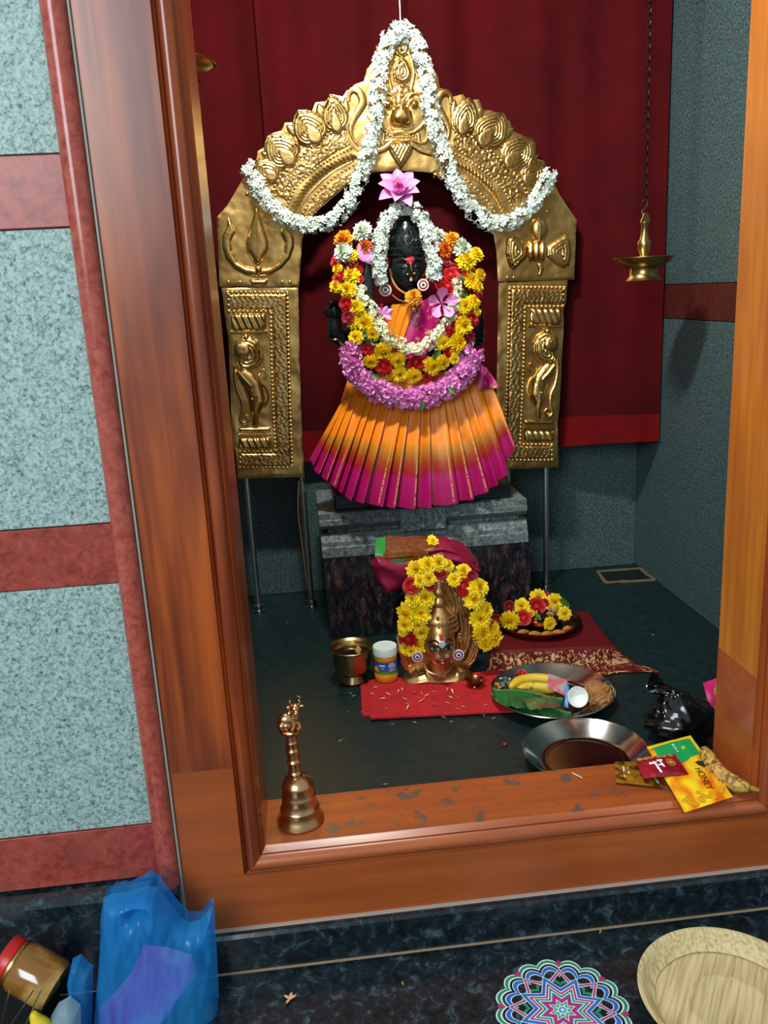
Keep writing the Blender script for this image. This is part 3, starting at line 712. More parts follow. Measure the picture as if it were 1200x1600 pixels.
def jasmine(name, seed, m=None):
    rnd = random.Random(seed); b = MB()
    for i in range(6): petal(b, 2*PI*i/6+rnd.uniform(-.15, .15), R_(rnd.uniform(8, 38)), .85, .5, .08, .22, .5, 0, curl=-0.15)
    b.tube([(0, 0, -.7), (0, 0, 0), (0, 0, .55)], [.09, .12, .17], 5, mi=1)
    return mesh_data(name, b, [m or JAS, JASB], ang=180)
def bud(name):
    b = MB(); b.lathe([(0, -.8), (.10, -.75), (.12, 0), (.26, .4), (.24, .7), (0, 1.0)], n=6); return mesh_data(name, b, JAS, ang=180)
def floret(name, m, seed):
    rnd = random.Random(seed); b = MB()
    for i in range(9):
        petal(b, 2*PI*i/9+rnd.uniform(-.3, .3), R_(rnd.uniform(5, 65)), rnd.uniform(.7, 1.0), rnd.uniform(.5, .75), .05, rnd.uniform(-.3, .45), rnd.uniform(-.1, .2), 0, curl=rnd.uniform(-.4, .3))
    return mesh_data(name, b, m, ang=60)
def leafmesh(name):
    b = MB()
    def f(u, v):
        x = (u-.5)*math.sin(PI*min(1, v*0.92+0.06))**0.8*0.9; return V(x, v*2-0.6, 0.35*abs(u-.5)+0.25*math.sin(v*2.4)-0.1)
    b.grid(f, 5, 8); return mesh_data(name, b, LEAFM, ang=180)
F_YEL = [chrys('chrysanthemum_yellow', YEL, YELC, s) for s in (1, 2, 3)]
F_WHT = [chrys('chrysanthemum_white', WHT, WHTC, s, 0.9) for s in (4, 5)]
F_MAR = [chrys('marigold_yellow', MARI, MARI, s, 1.25, 0.9) for s in (6,)]
F_ORG = [chrys('marigold_orange', ORG, ORG, s, 1.15, 0.9) for s in (8, 9)]
F_RED = [rose('rose_red', REDP, s) for s in (1, 2)]
F_DRD = [rose('rose_dark_red', REDD, s) for s in (3,)]
F_JAS = [jasmine('jasmine', s) for s in (1, 2, 3)]
F_CRM = [jasmine('cream_blossom', s, CREAM) for s in (5, 6)]
F_BUD = bud('jasmine_bud')
F_PNK = [floret('pink_floret', PNK, s) for s in (1, 2, 3)]
F_LEAF = leafmesh('leaf')
KIND = {'y': ('chrysanthemum', F_YEL), 'w': ('white_chrysanthemum', F_WHT), 'm': ('marigold', F_MAR), 'o': ('orange_marigold', F_ORG), 'r': ('rose', F_RED), 'd': ('dark_rose', F_DRD), 'g': ('leaf', [F_LEAF])}
def flowers(root, items, Y, ctr=None, out=0.35, off=(0, 0, 1), depth=None):
    """items: (kind, x, y, r) in zoomed pixels with off=(x0,y0,scale)"""
    for it in items:
        k, x, y, r = it[:4]
        px, py, pr = off[0]+x/off[2], off[1]+y/off[2], r/off[2]
        yy = it[4] if len(it) > 4 else (depth(px, py) if depth else Y)
        p = at(px, py, yy+random.uniform(-.006, .006)); s = pr*mpp(p)
        d = V(random.uniform(-.3, .3), -1, random.uniform(-.1, .45))
        if ctr: d += V((px-ctr[0])*out*0.012, 0, -(py-ctr[1])*out*0.012)
        nm, ms = KIND[k]
        if k == 'g': inst(nm, ms[0], p, root, d, s*1.05)
        else: inst(nm, random.choice(ms), p, root, d, s*1.12)
def strand(root, pts, Y, rad, gap, per, size, meshes, nm, limit=300, budrate=0.0):
    """blossoms packed round a string that follows pts"""
    P = resample([at(p[0], p[1], p[2] if len(p) > 2 else Y) for p in pts], gap); n = 0; rest = []
    for i, p in enumerate(P):
        t = (P[min(len(P)-1, i+1)]-P[max(0, i-1)]).normalized(); a = t.orthogonal().normalized(); c = t.cross(a)
        for j in range(per):
            q = random.uniform(0, 2*PI); d = a*math.cos(q)+c*math.sin(q)
            if d.y > 0.55: d.y = -d.y
            rest.append((p+d*rad*random.uniform(.55, 1.0)+t*random.uniform(-.5, .5)*gap, (d+t*random.uniform(-.5, .5)+V(0, -.25, 0))))
    rest.sort(key=lambda x: x[0].y)
    for p, d in rest[:limit]:
        b_ = random.random() < budrate
        inst(nm+('_bud' if b_ else ''), F_BUD if b_ else random.choice(meshes), p, root, d, size*random.uniform(.85, 1.15))
    if len(rest) > limit:                     # what lies behind the 300 nearest ones, joined
        mb = MB(); W = world_loc(root)
        src = [(list(m.vertices), [tuple(f.vertices) for f in m.polygons]) for m in meshes]
        for p, d in rest[limit:]:
            vs, fs = random.choice(src); M = Matrix.Translation(p) @ d.to_track_quat('Z', 'Y').to_matrix().to_4x4() @ Matrix.Scale(size, 4)
            mb.add([M @ v.co for v in vs], fs)
        part(nm+'_filling', mb, meshes[0].materials[0], root, ang=180, kind='stuff')
    s = MB().tube(P, 0.0016, 5); part('string', s, mat('string', '#b8b79a', 0.8), root)
# ------------------------------------------------------------------ pedestal
yp = 2.375
ped = thing('pedestal', (0.345, 2.55, 0), 'carved grey stone pedestal on a polished red black granite block', 'pedestal')
part('granite_block', MB().box(0.036, 0.65, yp, 2.72, 0, 0.2555), REDBLACK, ped, smooth=False, bevel=0.002)
part('lower_moulding', MB().prism([(yp-0.002, 0.2565), (yp-0.002, 0.284), (yp+0.004, 0.287), (yp+0.004, 0.300), (yp+0.018, 0.322), (2.70, 0.322), (2.70, 0.2565)], 0.030, 0.642), PEDSTONE, ped, ang=30)
part('neck', MB().box(0.052, 0.622, yp+0.030, 2.69, 0.322, 0.338), PEDSTONE, ped, smooth=False)
part('upper_slab', MB().prism([(yp+0.014, 0.338), (yp, 0.352), (yp, 0.366), (yp+0.004, 0.368), (yp+0.004, 0.386), (2.70, 0.386), (2.70, 0.338)], 0.028, 0.640), PEDSTONE, ped, ang=30)
b = MB(); b.box(0.262, 0.398, yp-0.008, yp+0.05, 0.318, 0.3875)
part('carved_block', b, PEDSTONE, ped, smooth=False, bevel=0.004)
b = MB()
for s in (-1, 1): b.tube([(0.33+s*x, yp-0.008, z) for x, z in ((0.004, 0.330), (0.03, 0.338), (0.05, 0.360), (0.036, 0.376), (0.02, 0.366), (0.03, 0.354))], 0.0045, 6)
b.tube([(0.33, yp-0.008, 0.328), (0.33, yp-0.010, 0.378)], [0.009, 0.004], 6)
part('carving', b, PEDSTONE, ped)
part('plinth_step', MB().box(0.075, 0.60, 2.405, 2.68, 0.386, 0.435), BLACKST, ped, smooth=False, bevel=0.006)

# ------------------------------------------------------------------ black stone idol
YI = 2.47
hc = at(637, 421, 2.455); K = mpp(hc)
def bump2(x, z, cx, cz, sx, sz): return math.exp(-((x-cx)/sx)**2-((z-cz)/sz)**2)
class Face:
    """head with a modelled face: unit x,z over the front are turned into points"""
    def __init__(s, c, W, D, H, k=1.0, lift=1.0): s.c, s.W, s.D, s.H, s.k, s.e = Vector(c), W, D, H, k, lift
    def disp(s, x, z):
        d = 0.30*bump2(x, z, 0, -.16, .13, .13)+0.17*bump2(x, z, 0, .03, .085, .22)+0.07*(bump2(x, z, .15, -.2, .08, .07)+bump2(x, z, -.15, -.2, .08, .07))
        d -= 0.10*(bump2(x, z, .38, .13, .2, .11)+bump2(x, z, -.38, .13, .2, .11))
        d += 0.085*s.e*(bump2(x, z, .38, .09, .15, .075)+bump2(x, z, -.38, .09, .15, .075))
        d += 0.05*(bump2(x, z, .36, .30, .26, .06)+bump2(x, z, -.36, .30, .26, .06))
        d += 0.10*bump2(x, z, 0, -.44, .22, .05)+0.10*bump2(x, z, 0, -.545, .17, .05)-0.04*bump2(x, z, 0, -.49, .2, .02)
        d += 0.11*bump2(x, z, 0, -.78, .22, .13)+0.04*(bump2(x, z, .5, -.25, .22, .25)+bump2(x, z, -.5, -.25, .22, .25))
        return d*s.k
    def pt(s, x, z, off=0.0, y=None):
        yy = -math.sqrt(max(0, 1-x*x-z*z)) if y is None else y
        wx = s.W*(1-0.20*max(0, -z)**1.6)
        dd = s.disp(x, z) if yy < 0 else 0
        dd *= min(1, max(0, -yy*2.2))
        return s.c+V(wx*x, s.D*(yy-dd)-off, s.H*z)
    def mesh(s, b, nu=72, nv=56):
        return b.grid(lambda u, v: s.pt(math.sin(PI*(v*.998+.001))*math.cos(2*PI*u), -math.cos(PI*(v*.998+.001)), 0, math.sin(PI*(v*.998+.001))*math.sin(2*PI*u)), nu, nv, True)
    def patch(s, poly, off=0.0006, step=0.03):
        vs, fs, _ = cdt(poly, step); b = MB()
        o = [s.pt(x, z, off) for x, z in vs]
        b.add(o, [tuple(int(i) for i in f) for f in fs]); return b
    def line(s, pts, r, off=0.0): return MB().tube([s.pt(p.x, p.y, off) for p in catmull([V(x, z, 0) for x, z in pts], 20)], r, 6)
idol = thing('goddess_idol', (0.345, 2.5, 0.435), 'black stone goddess idol in an orange and magenta pleated sari', 'idol')
FI = Face(hc, 29*K, 0.058, 43*K, 1.35, 1.5)
b = FI.mesh(MB(), 120, 100)
nk = at(640, 462, 2.475)
b.lathe([(0.026, 0.05), (0.024, 0), (0.034, -0.03), (0.05, -0.045)], nk, 20)
# torso as one loft
to = [(470, 30, .035), (478, 62, .05), (492, 74, .058), (520, 66, .06), (560, 58, .062), (600, 62, .066), (640, 74, .07), (700, 84, .078), (780, 80, .08)]
b.grid(lambda u, v: (lambda y, hw, dp: at(642, y, 2.49)+V(math.cos(2*PI*u)*hw*K, math.sin(2*PI*u)*dp, 0))(*[np.interp(v*(len(to)-1), range(len(to)), [t[i] for t in to]) for i in range(3)]), 28, 40, True)
# arms: two pairs, the rear pair raised
for pts, rr in (([(585, 490, 2.50), (560, 505, 2.50), (540, 530, 2.475), (524, 520, 2.45), (523, 496, 2.44)], [.028, .026, .023, .020, .017]),
                ([(700, 490, 2.50), (728, 508, 2.50), (744, 530, 2.48), (747, 505, 2.45), (744, 484, 2.44)], [.028, .026, .022, .018, .014]),
                ([(590, 485, 2.49), (572, 510, 2.455), (580, 540, 2.43), (600, 548, 2.41)], [.027, .024, .02, .016]),
                ([(695, 485, 2.49), (712, 515, 2.455), (704, 545, 2.43), (688, 552, 2.41)], [.027, .024, .02, .016])):
    P = catmull([at(*p) for p in pts], 24)
    b.tube(P, list(np.interp(np.linspace(0, 1, 24), np.linspace(0, 1, len(rr)), rr)), 14)
    e = P[-1]; dr_ = (P[-1]-P[-3]).normalized(); sd = dr_.cross(V(0, 1, 0)).normalized()
    b.ball(e+dr_*0.012, (0.018, 0.012, 0.02), 12, 8)
    for q in range(4):
        f0 = e+dr_*0.022+sd*(q-1.5)*0.0085; L = (0.026, 0.031, 0.029, 0.022)[q]
        b.tube([f0, f0+dr_*L*0.5-V(0, 0.003, 0), f0+dr_*L*0.9-V(0, 0.012, 0)], [.0048, .0045, .0034], 7)
    b.tube([e+sd*0.014, e+sd*0.026+dr_*0.012-V(0, .006, 0), e+sd*0.026+dr_*0.026-V(0, .01, 0)], [.0055, .005, .004], 7)
for s in (-1, 1): b.ball(FI.c+V(s*0.0525, 0.008, -0.008), (0.008, 0.016, 0.026), 10, 8)
body = part('stone_body', b, BLACKST, idol, ang=60)
b = MB()
for px_, py_ in ((524, 522), (744, 528)):
    for k_ in (0, 8): b.tube([at(px_, py_+k_, 2.46)+V(math.cos(a)*0.023, math.sin(a)*0.023, 0) for a in [2*PI*i/20 for i in range(20)]], 0.003, 5, closed=True)
part('bangle', b, BLACKST, body)
# flat stone blade held upright at the left
bl = [(574, 404), (579, 412), (583, 430), (585, 455), (584, 474), (574, 472), (567, 462), (565, 430), (569, 412)]
part('stone_blade', relief(MB(), bl, 2.405, 0.006, 6, 2.5), BLACKST, idol, ang=50)
# crown
crown_px = [(403, 28.5), (400, 30), (397, 28.5), (394, 29.5), (390, 30), (386, 28), (383, 28.5), (379, 26), (375, 26.5), (371, 26), (366, 23.5), (362, 24), (357, 22.5), (353, 20), (349, 20), (345, 17), (341, 14), (338, 13), (334, 9), (330, 7), (327, 6), (324, 3), (322, 0)]
cz = [(r*K, at(636, y, 2.455).z) for y, r in crown_px]
cx0 = at(636, 385, 2.455)
crown = part('crown', MB().lathe(cz, (cx0.x, 2.455, 0), 40, sy=1.02), BLACKST, idol, ang=50)
b = MB()
for y, r, n, s in ((398, 30.5, 36, .0030), (389, 30.5, 36, .0026), (377, 27.5, 30, .003), (358, 23.5, 26, .003), (344, 18, 20, .0028)):
    z = at(636, y, 2.455).z
    for i in range(n): b.ball((cx0.x+r*K*math.cos(2*PI*i/n), 2.455+r*K*math.sin(2*PI*i/n), z), s, 6, 4)
part('crown_beads', b, BLACKST, crown)
b = MB()
for y0, y1, r0, r1, n in ((384, 379, 29.5, 28, 24), (367, 360, 25.5, 25, 20), (397, 392, 31, 31, 28)):
    for i in range(n):
        a = 2*PI*i/n; z0, z1 = at(636, y0, 2.455).z, at(636, y1, 2.455).z
        b.tube([(cx0.x+r0*K*math.cos(a), 2.455+r0*K*math.sin(a), z0), (cx0.x+r1*K*math.cos(a), 2.455+r1*K*math.sin(a), z1)], 0.0022, 5)
part('crown_fringe', b, BLACKST, crown)
yq = 2.455-30*K
cm = at(637, 392, yq-0.004)
b = MB()
for r, h in ((0.013, 0.0), (0.009, -0.002), (0.005, -0.004)): b.tube([cm+V(math.cos(a)*r, h, math.sin(a)*r) for a in [2*PI*i/20 for i in range(20)]], 0.002, 6, closed=True)
b.ball(cm, (0.012, 0.004, 0.012), 14, 6)
part('crown_medallion', b, BLACKST, crown)
b = MB()
for s in (-1, 1):
    b.tube(catmull([at(637+s*x, y, 2.455-r*K-0.002) for x, y, r in ((3, 382, 29), (9, 374, 26), (7, 366, 24), (2, 358, 22.5), (0, 350, 20))], 20), 0.0024, 6)
    b.tube(catmull([at(637+s*x, y, 2.455-r*K-0.001) for x, y, r in ((8, 383, 28), (13, 376, 24), (12, 368, 22))], 12), 0.002, 6)
part('crown_flame', b, BLACKST, crown)
# marks and jewels on the face
BINDI = mat('vermilion', '#b01028', 0.7)
GB = mat('gold_bead', '#e0b060', 0.3, 1.0)
part('forehead_mark', FI.patch([(-.18, .19), (.18, .19), (.20, .36), (.14, .44), (-.14, .44), (-.20, .36)], 0.0026), BINDI, idol, label='red square forehead mark')
b = MB(); b.ball(FI.pt(0, .16, .002), 0.0034, 8, 6); b.ball(FI.pt(-.19, -.19, .002), 0.0036, 8, 6); b.ball(FI.pt(.19, -.17, .002), 0.0036, 8, 6)
b.tube([FI.pt(0, .15, .002), FI.pt(0, .05, .002), FI.pt(0, -.1, .002)], 0.0009, 5)
part('gold_stud', b, GB, idol)
part('nose_pendant', MB().lathe([(0, -0.008), (0.0035, -0.005), (0.004, 0), (0.002, 0.006), (0, 0.008)], FI.pt(0, -.34, .006), 10), mat('pearl', '#f0e6d2', 0.25), idol)
for s in (-1, 1):
    part('eye_line', FI.line([(s*.22, .09), (s*.38, .05), (s*.56, .10)], 0.0011, .0002), BLACKST, idol)
    part('eyebrow', FI.line([(s*.16, .25), (s*.36, .33), (s*.60, .25)], 0.0016, .0002), BLACKST, idol)
part('chin_cord', MB().tube(catmull([FI.c+V(x*K, y, z*K) for x, y, z in ((-28, -.012, 2), (-27, -.03, -14), (-18, -.045, -30), (0, -.056, -38.5), (18, -.045, -30), (27, -.03, -14), (28, -.012, 2))], 40), 0.0034, 8), mat('ochre_cord', '#a8691c', 0.5), idol)
def earring(root, p, r, cols, nm='earring'):
    e = part(nm, MB().lathe([(0, -.0015), (r, -.0015), (r, .0015), (0, .0015)], p, 28, M=Matrix.Rotation(PI/2, 4, 'X')), mat('earring_'+cols[0], '#'+cols[0], 0.3), root, label='round ringed earring')
    for i, c in enumerate(cols[1:]):
        rr = r*(1-(i+1)/len(cols)); part('earring_ring', MB().lathe([(0, .0016+.0008*(i+1)), (rr, .0014+.0008*(i+1)), (rr, 0)], p, 24, M=Matrix.Rotation(PI/2, 4, 'X')), mat('earring_'+c, '#'+c, 0.3), e)
    return e
EC = ['dcd4d0', '962430', 'e4e0dc', '24566e']
earring(idol, at(602, 453, 2.395), 9.5*K, EC); earring(idol, at(661, 445, 2.395), 9.0*K, EC)

# ------------------------------------------------------------------ sari
def sari_material(name, stops, gold_edges):
    m = bpy.data.materials.new(name); m.use_nodes = True
    nt = m.node_tree; N = nt.nodes; L = nt.links; bs = N['Principled BSDF']
    bs.inputs['Roughness'].default_value = 0.45
    uv = N.new('ShaderNodeUVMap'); sp = N.new('ShaderNodeSeparateXYZ'); L.new(uv.outputs[0], sp.inputs[0])
    n = N.new('ShaderNodeTexNoise'); n.inputs['Scale'].default_value = 9; n.inputs['Detail'].default_value = 2
    mp = N.new('ShaderNodeMapping'); mp.inputs['Scale'].default_value = (2.2, 0.15, 1); L.new(uv.outputs[0], mp.inputs['Vector']); L.new(mp.outputs[0], n.inputs['Vector'])
    ma = N.new('ShaderNodeMath'); ma.operation = 'MULTIPLY_ADD'; ma.inputs[1].default_value = 0.22; ma.inputs[2].default_value = -0.11
    L.new(n.outputs['Fac'], ma.inputs[0]); ad = N.new('ShaderNodeMath'); L.new(sp.outputs['Y'], ad.inputs[0]); L.new(ma.outputs[0], ad.inputs[1])
    r = ramp_node(N, stops); L.new(ad.outputs[0], r.inputs['Fac']); out = r.outputs['Color']
    if gold_edges:
        # zari thread: woven lines near each pleat edge and a woven motif in the border
        mu = N.new('ShaderNodeMath'); mu.operation = 'MULTIPLY'; mu.inputs[1].default_value = gold_edges; L.new(sp.outputs['X'], mu.inputs[0])
        fr_ = N.new('ShaderNodeMath'); fr_.operation = 'FRACT'; L.new(mu.outputs[0], fr_.inputs[0])
        lt = ramp_node(N, [(0.0, '000000'), (0.70, '000000'), (0.78, 'ffffff'), (0.84, '000000')]); L.new(fr_.outputs[0], lt.inputs['Fac'])
        vr = ramp_node(N, [(0.30, '000000'), (0.42, 'ffffff'), (0.97, 'ffffff'), (0.985, '000000')]); L.new(sp.outputs['Y'], vr.inputs['Fac'])
        n2 = N.new('ShaderNodeTexNoise'); n2.inputs['Scale'].default_value = 60; n2.inputs['Detail'].default_value = 2; L.new(uv.outputs[0], n2.inputs['Vector'])
        br = ramp_node(N, [(0.36, '000000'), (0.5, 'ffffff')]); L.new(n2.outputs['Fac'], br.inputs['Fac'])
        m1 = N.new('ShaderNodeMath'); m1.operation = 'MULTIPLY'; L.new(lt.outputs['Color'], m1.inputs[0]); L.new(vr.outputs['Color'], m1.inputs[1])
        m2 = N.new('ShaderNodeMath'); m2.operation = 'MULTIPLY'; L.new(m1.outputs[0], m2.inputs[0]); L.new(br.outputs['Color'], m2.inputs[1])
        mx = N.new('ShaderNodeMix'); mx.data_type = 'RGBA'; mx.inputs['B'].default_value = S('#d9a552'); L.new(m2.outputs[0], mx.inputs['Factor']); L.new(out, mx.inputs['A']); out = mx.outputs['Result']
    L.new(out, bs.inputs['Base Color']); MATS[name] = m; return m
SARI = sari_material('sari_silk', [(0.0, '#ef8a12'), (0.46, '#ec8510'), (0.54, '#b5751c'), (0.63, '#a2400f'), (0.71, '#9c1426'), (0.76, '#b00a62'), (1.0, '#a8085c')], 17)
hem = [(485, 720), (492, 738), (508, 752), (526, 766), (545, 782), (575, 789), (605, 794), (650, 796), (695, 791), (735, 782), (768, 765), (790, 742), (804, 692)]
top = [(531, 633), (545, 622), (560, 614), (580, 610), (600, 608), (620, 606), (640, 605), (660, 604), (680, 604), (700, 603), (720, 602), (745, 600), (768, 597)]
NP = 17
def polyat(pl_, u):
    t = u*(len(pl_)-1); i = min(int(t), len(pl_)-2); f_ = t-i
    return pl_[i][0]+(pl_[i+1][0]-pl_[i][0])*f_, pl_[i][1]+(pl_[i+1][1]-pl_[i][1])*f_
def pleat(u):
    """flat broad faces that step back at each fold; returns (height, position in the pleat)"""
    ph = (u+0.010*math.sin(u*23)+0.006*math.sin(u*51))*NP; t = ph % 1.0
    h = t/0.80 if t < 0.80 else 1-((t-0.80)/0.20)
    return h*h*(3-2*h), t
def skirt(u, v):
    tx, ty = polyat(top, u); hx, hy = polyat(hem, u)
    h, t = pleat(u); vv = v
    x = tx+(hx-tx)*vv+(4.5*(h-.4))*(0.35+0.65*vv); y = ty+(hy-ty)*vv-3.0*vv*vv*(1-h)
    side = (2*u-1)**2
    Y = 2.398-0.072*math.sin(vv*PI/2)+0.085*side*(0.6+0.4*vv)-(0.008+0.020*vv)*(h-.5)+0.003*noise.noise(V(u*30, v*4, 2))
    return at(x, y, Y)
part('pleated_skirt', MB().grid(skirt, 480, 34, uv=True), SARI, idol, ang=80)
SARI2 = sari_material('sari_upper', [(0.0, '#ef8a12'), (0.6, '#ea8412'), (0.8, '#d9781a'), (1.0, '#b5751c')], 0)
def waist(u, v):
    ax, ay = polyat([(545, 588), (580, 585), (640, 588), (700, 580), (750, 566)], u); bx, by = polyat([(531, 632), (575, 625), (640, 624), (705, 620), (769, 620)], u)
    Y = 2.392+0.07*(2*u-1)**2-0.012*math.sin(v*PI)-0.003*math.sin(u*60+v*3)
    return at(ax+(bx-ax)*v, ay+(by-ay)*v, Y)
part('waist_fold', MB().grid(waist, 90, 12, uv=True), SARI2, idol, ang=80)
MAG = mat('magenta_silk', '#b01468', 0.36, var=(60, '#d49a5a', 0.58, 0.64), sheen=0.2)
part('pallu_edge', MB().grid(lambda u, v: at(742+22*u+22*v*(0.4+u*0.6)-4, 562+12*u+(46-14*u)*v, 2.40+0.03*u-0.006*math.sin(v*6+u*9)), 20, 20), MAG, idol, ang=80)
# cloth across the chest: orange to the left, magenta to the right
def chest(a_, b_, y0, dy, fold):
    def f(u, v):
        ax, ay = polyat(a_, v); bx, by = polyat(b_, v)
        x = ax+(bx-ax)*u; y = ay+(by-ay)*u
        return at(x, y, y0-dy*math.cos((x-645)/75*1.3)+fold*math.sin(u*16+v*2))
    return f
part('orange_drape', MB().grid(chest([(612, 476), (606, 500), (604, 530), (612, 562)], [(648, 474), (640, 500), (630, 530), (622, 562)], 2.475, 0.075, 0.0025), 24, 20), mat('orange_silk', '#ec8a14', 0.4, sheen=0.2), idol, ang=80)
part('magenta_drape', MB().grid(chest([(646, 476), (638, 500), (628, 525), (618, 560)], [(708, 448), (712, 480), (706, 530), (690, 565)], 2.48, 0.078, 0.0022), 30, 20), MAG, idol, ang=80)
part('drape_pin', MB().ball(at(647, 483, 2.388), (0.009, 0.006, 0.009), 12, 8), GB, idol)
part('neck_cord', MB().tube(pxpath([(612, 460, 2.41), (622, 468, 2.40), (634, 472, 2.395)], 2.4, 12), 0.0018, 6), mat('ochre_cord', '#a8691c', 0.5), idol)

# ------------------------------------------------------------------ garlands and flowers on the idol
JG = thing('jasmine_garland', at(640, 440, 2.37), 'short white jasmine garland looped over the black crown', 'garland')
strand(JG, [(597, 436, 2.378), (593, 415, 2.372), (594, 385, 2.375), (599, 355, 2.39), (613, 335, 2.41), (632, 323, 2.42), (651, 332, 2.41), (664, 352, 2.39), (672, 382, 2.375), (678, 410, 2.372), (681, 434, 2.376)], 2.38, 0.013, 0.0100, 5, 0.0112, F_JAS, 'jasmine_blossom', 300)
BG = thing('mixed_garland', at(645, 590, 2.36), 'big yellow chrysanthemum and red rose garland hanging round the idol', 'garland')
def gd(px, py):
    return 2.352+0.055*min(1, max(0, (520-py)/150))
Z6 = (490, 250, 4.0); Z7 = (470, 500, 3.333)
flowers(BG, [('m', 190, 500, 58), ('w', 305, 450, 62), ('w', 185, 578, 60), ('o', 320, 545, 48), ('y', 240, 600, 40), ('r', 140, 632, 34), ('y', 150, 682, 34), ('d', 230, 655, 42), ('r', 155, 730, 40), ('y', 235, 725, 56), ('r', 285, 690, 24), ('y', 140, 790, 40), ('y', 215, 812, 54), ('r', 290, 745, 22), ('r', 200, 900, 38), ('y', 265, 925, 52), ('d', 215, 985, 34), ('y', 250, 1015, 46), ('y', 325, 1020, 52), ('r', 415, 1020, 42), ('g', 440, 1050, 40), ('y', 265, 1110, 46), ('y', 370, 1085, 44), ('g', 345, 1118, 40), ('g', 300, 1090, 32), ('g', 175, 1135, 30), ('y', 300, 970, 36),
             ('w', 775, 470, 48), ('m', 862, 500, 50), ('o', 815, 565, 52), ('w', 925, 552, 62), ('y', 1012, 592, 50), ('y', 955, 630, 62), ('r', 890, 682, 38), ('r', 962, 692, 42), ('y', 985, 750, 52), ('y', 1040, 720, 38), ('y', 1025, 792, 38), ('g', 905, 732, 36), ('r', 860, 720, 46), ('r', 800, 770, 50), ('r', 845, 790, 44), ('d', 1030, 830, 30), ('g', 945, 838, 42), ('y', 1000, 885, 44), ('y', 945, 915, 50), ('r', 990, 1000, 42), ('y', 935, 1025, 52), ('r', 855, 1050, 44), ('y', 1022, 950, 28), ('y', 895, 1130, 52), ('y', 805, 1140, 44), ('d', 970, 1110, 38), ('r', 885, 970, 36), ('r', 800, 965, 30), ('g', 810, 1005, 34), ('g', 815, 640, 40), ('d', 835, 640, 24), ('w', 745, 712, 42)], 2.36, (645, 470), 0.5, Z6, gd)
flowers(BG, [('r', 350, 155, 30), ('y', 430, 165, 48), ('y', 365, 215, 38), ('r', 430, 245, 42), ('y', 505, 208, 42), ('y', 515, 280, 42), ('y', 590, 290, 40), ('r', 600, 230, 42), ('y', 685, 240, 50), ('y', 738, 222, 38), ('r', 670, 297, 32), ('r', 775, 175, 34), ('y', 738, 118, 38), ('y', 820, 115, 46), ('g', 710, 172, 42), ('y', 850, 35, 46), ('r', 780, 48, 36), ('y', 455, 292, 28), ('d', 870, 90, 28), ('g', 895, 112, 30), ('y', 800, 160, 30), ('r', 480, 165, 22), ('g', 545, 240, 26), ('g', 350, 105, 36), ('y', 800, 205, 26)], 2.352, (645, 470), 0.5, Z7)
WG = thing('cream_garland', at(650, 540, 2.36), 'slim cream white blossom garland hanging inside the yellow garland', 'garland')
strand(WG, [(490+x/4, 250+y/4, 2.385-0.035*min(1, max(0, (y-780)/300))) for x, y in ((280, 785), (325, 880), (392, 972), (440, 1080), (520, 1140), (600, 1183), (660, 1180), (740, 1130), (800, 1050), (868, 950), (893, 850), (888, 750))], 2.36, 0.012, 0.009, 5, 0.0085, F_CRM, 'cream_blossom', 300)
PG = thing('pink_garland', at(650, 620, 2.35), 'thick pink petal garland lowest on the idol above the skirt', 'garland')
strand(PG, [(470+x/3.333, 500+y/3.333, 2.35+0.00013*abs(x-590)*0.4) for x, y in ((258, 140), (268, 225), (305, 300), (375, 352), (455, 388), (545, 412), (640, 405), (730, 372), (805, 312), (865, 245), (903, 155))], 2.35, 0.021, 0.011, 6, 0.017, F_PNK, 'pink_blossom', 300)
for x, y in ((380, 290), (780, 360), (630, 455)): inst('leaf', F_LEAF, at(470+x/3.333, 500+y/3.333, 2.318), PG, (random.uniform(-.5, .5), -1, .2), 0.015)
# long jasmine garland on the arch
LG = thing('jasmine_garland', at(627, 45, 2.6), 'long white jasmine garland draped over the gold arch in two swags', 'garland')
half = [(627, 47, 2.622), (606, 66, 2.612), (596, 96, 2.606), (591, 130, 2.604), (588, 160, 2.602), (583, 195, 2.60), (578, 225, 2.60), (568, 262, 2.602), (553, 300, 2.606), (533, 332, 2.608), (505, 350, 2.608), (470, 352, 2.608), (440, 338, 2.608), (420, 318, 2.608), (403, 292, 2.61), (385, 262, 2.618)]
half2 = [(627, 47, 2.622), (650, 66, 2.612), (660, 96, 2.606), (667, 130, 2.604), (672, 165, 2.602), (680, 200, 2.60), (690, 235, 2.60), (703, 268, 2.602), (720, 305, 2.606), (745, 335, 2.608), (770, 350, 2.608), (800, 345, 2.608), (827, 325, 2.608), (846, 298, 2.608), (860, 270, 2.618)]
for hh in (half, half2):
    strand(LG, hh, 2.6, 0.017, 0.0125, 5, 0.0125, F_JAS, 'jasmine_blossom', 150 if hh is half2 else 150, budrate=0.08)
strand(LG, [(628, 52, 2.615), (627, 40, 2.615)], 2.61, 0.016, 0.012, 5, 0.0125, F_JAS, 'jasmine_blossom')
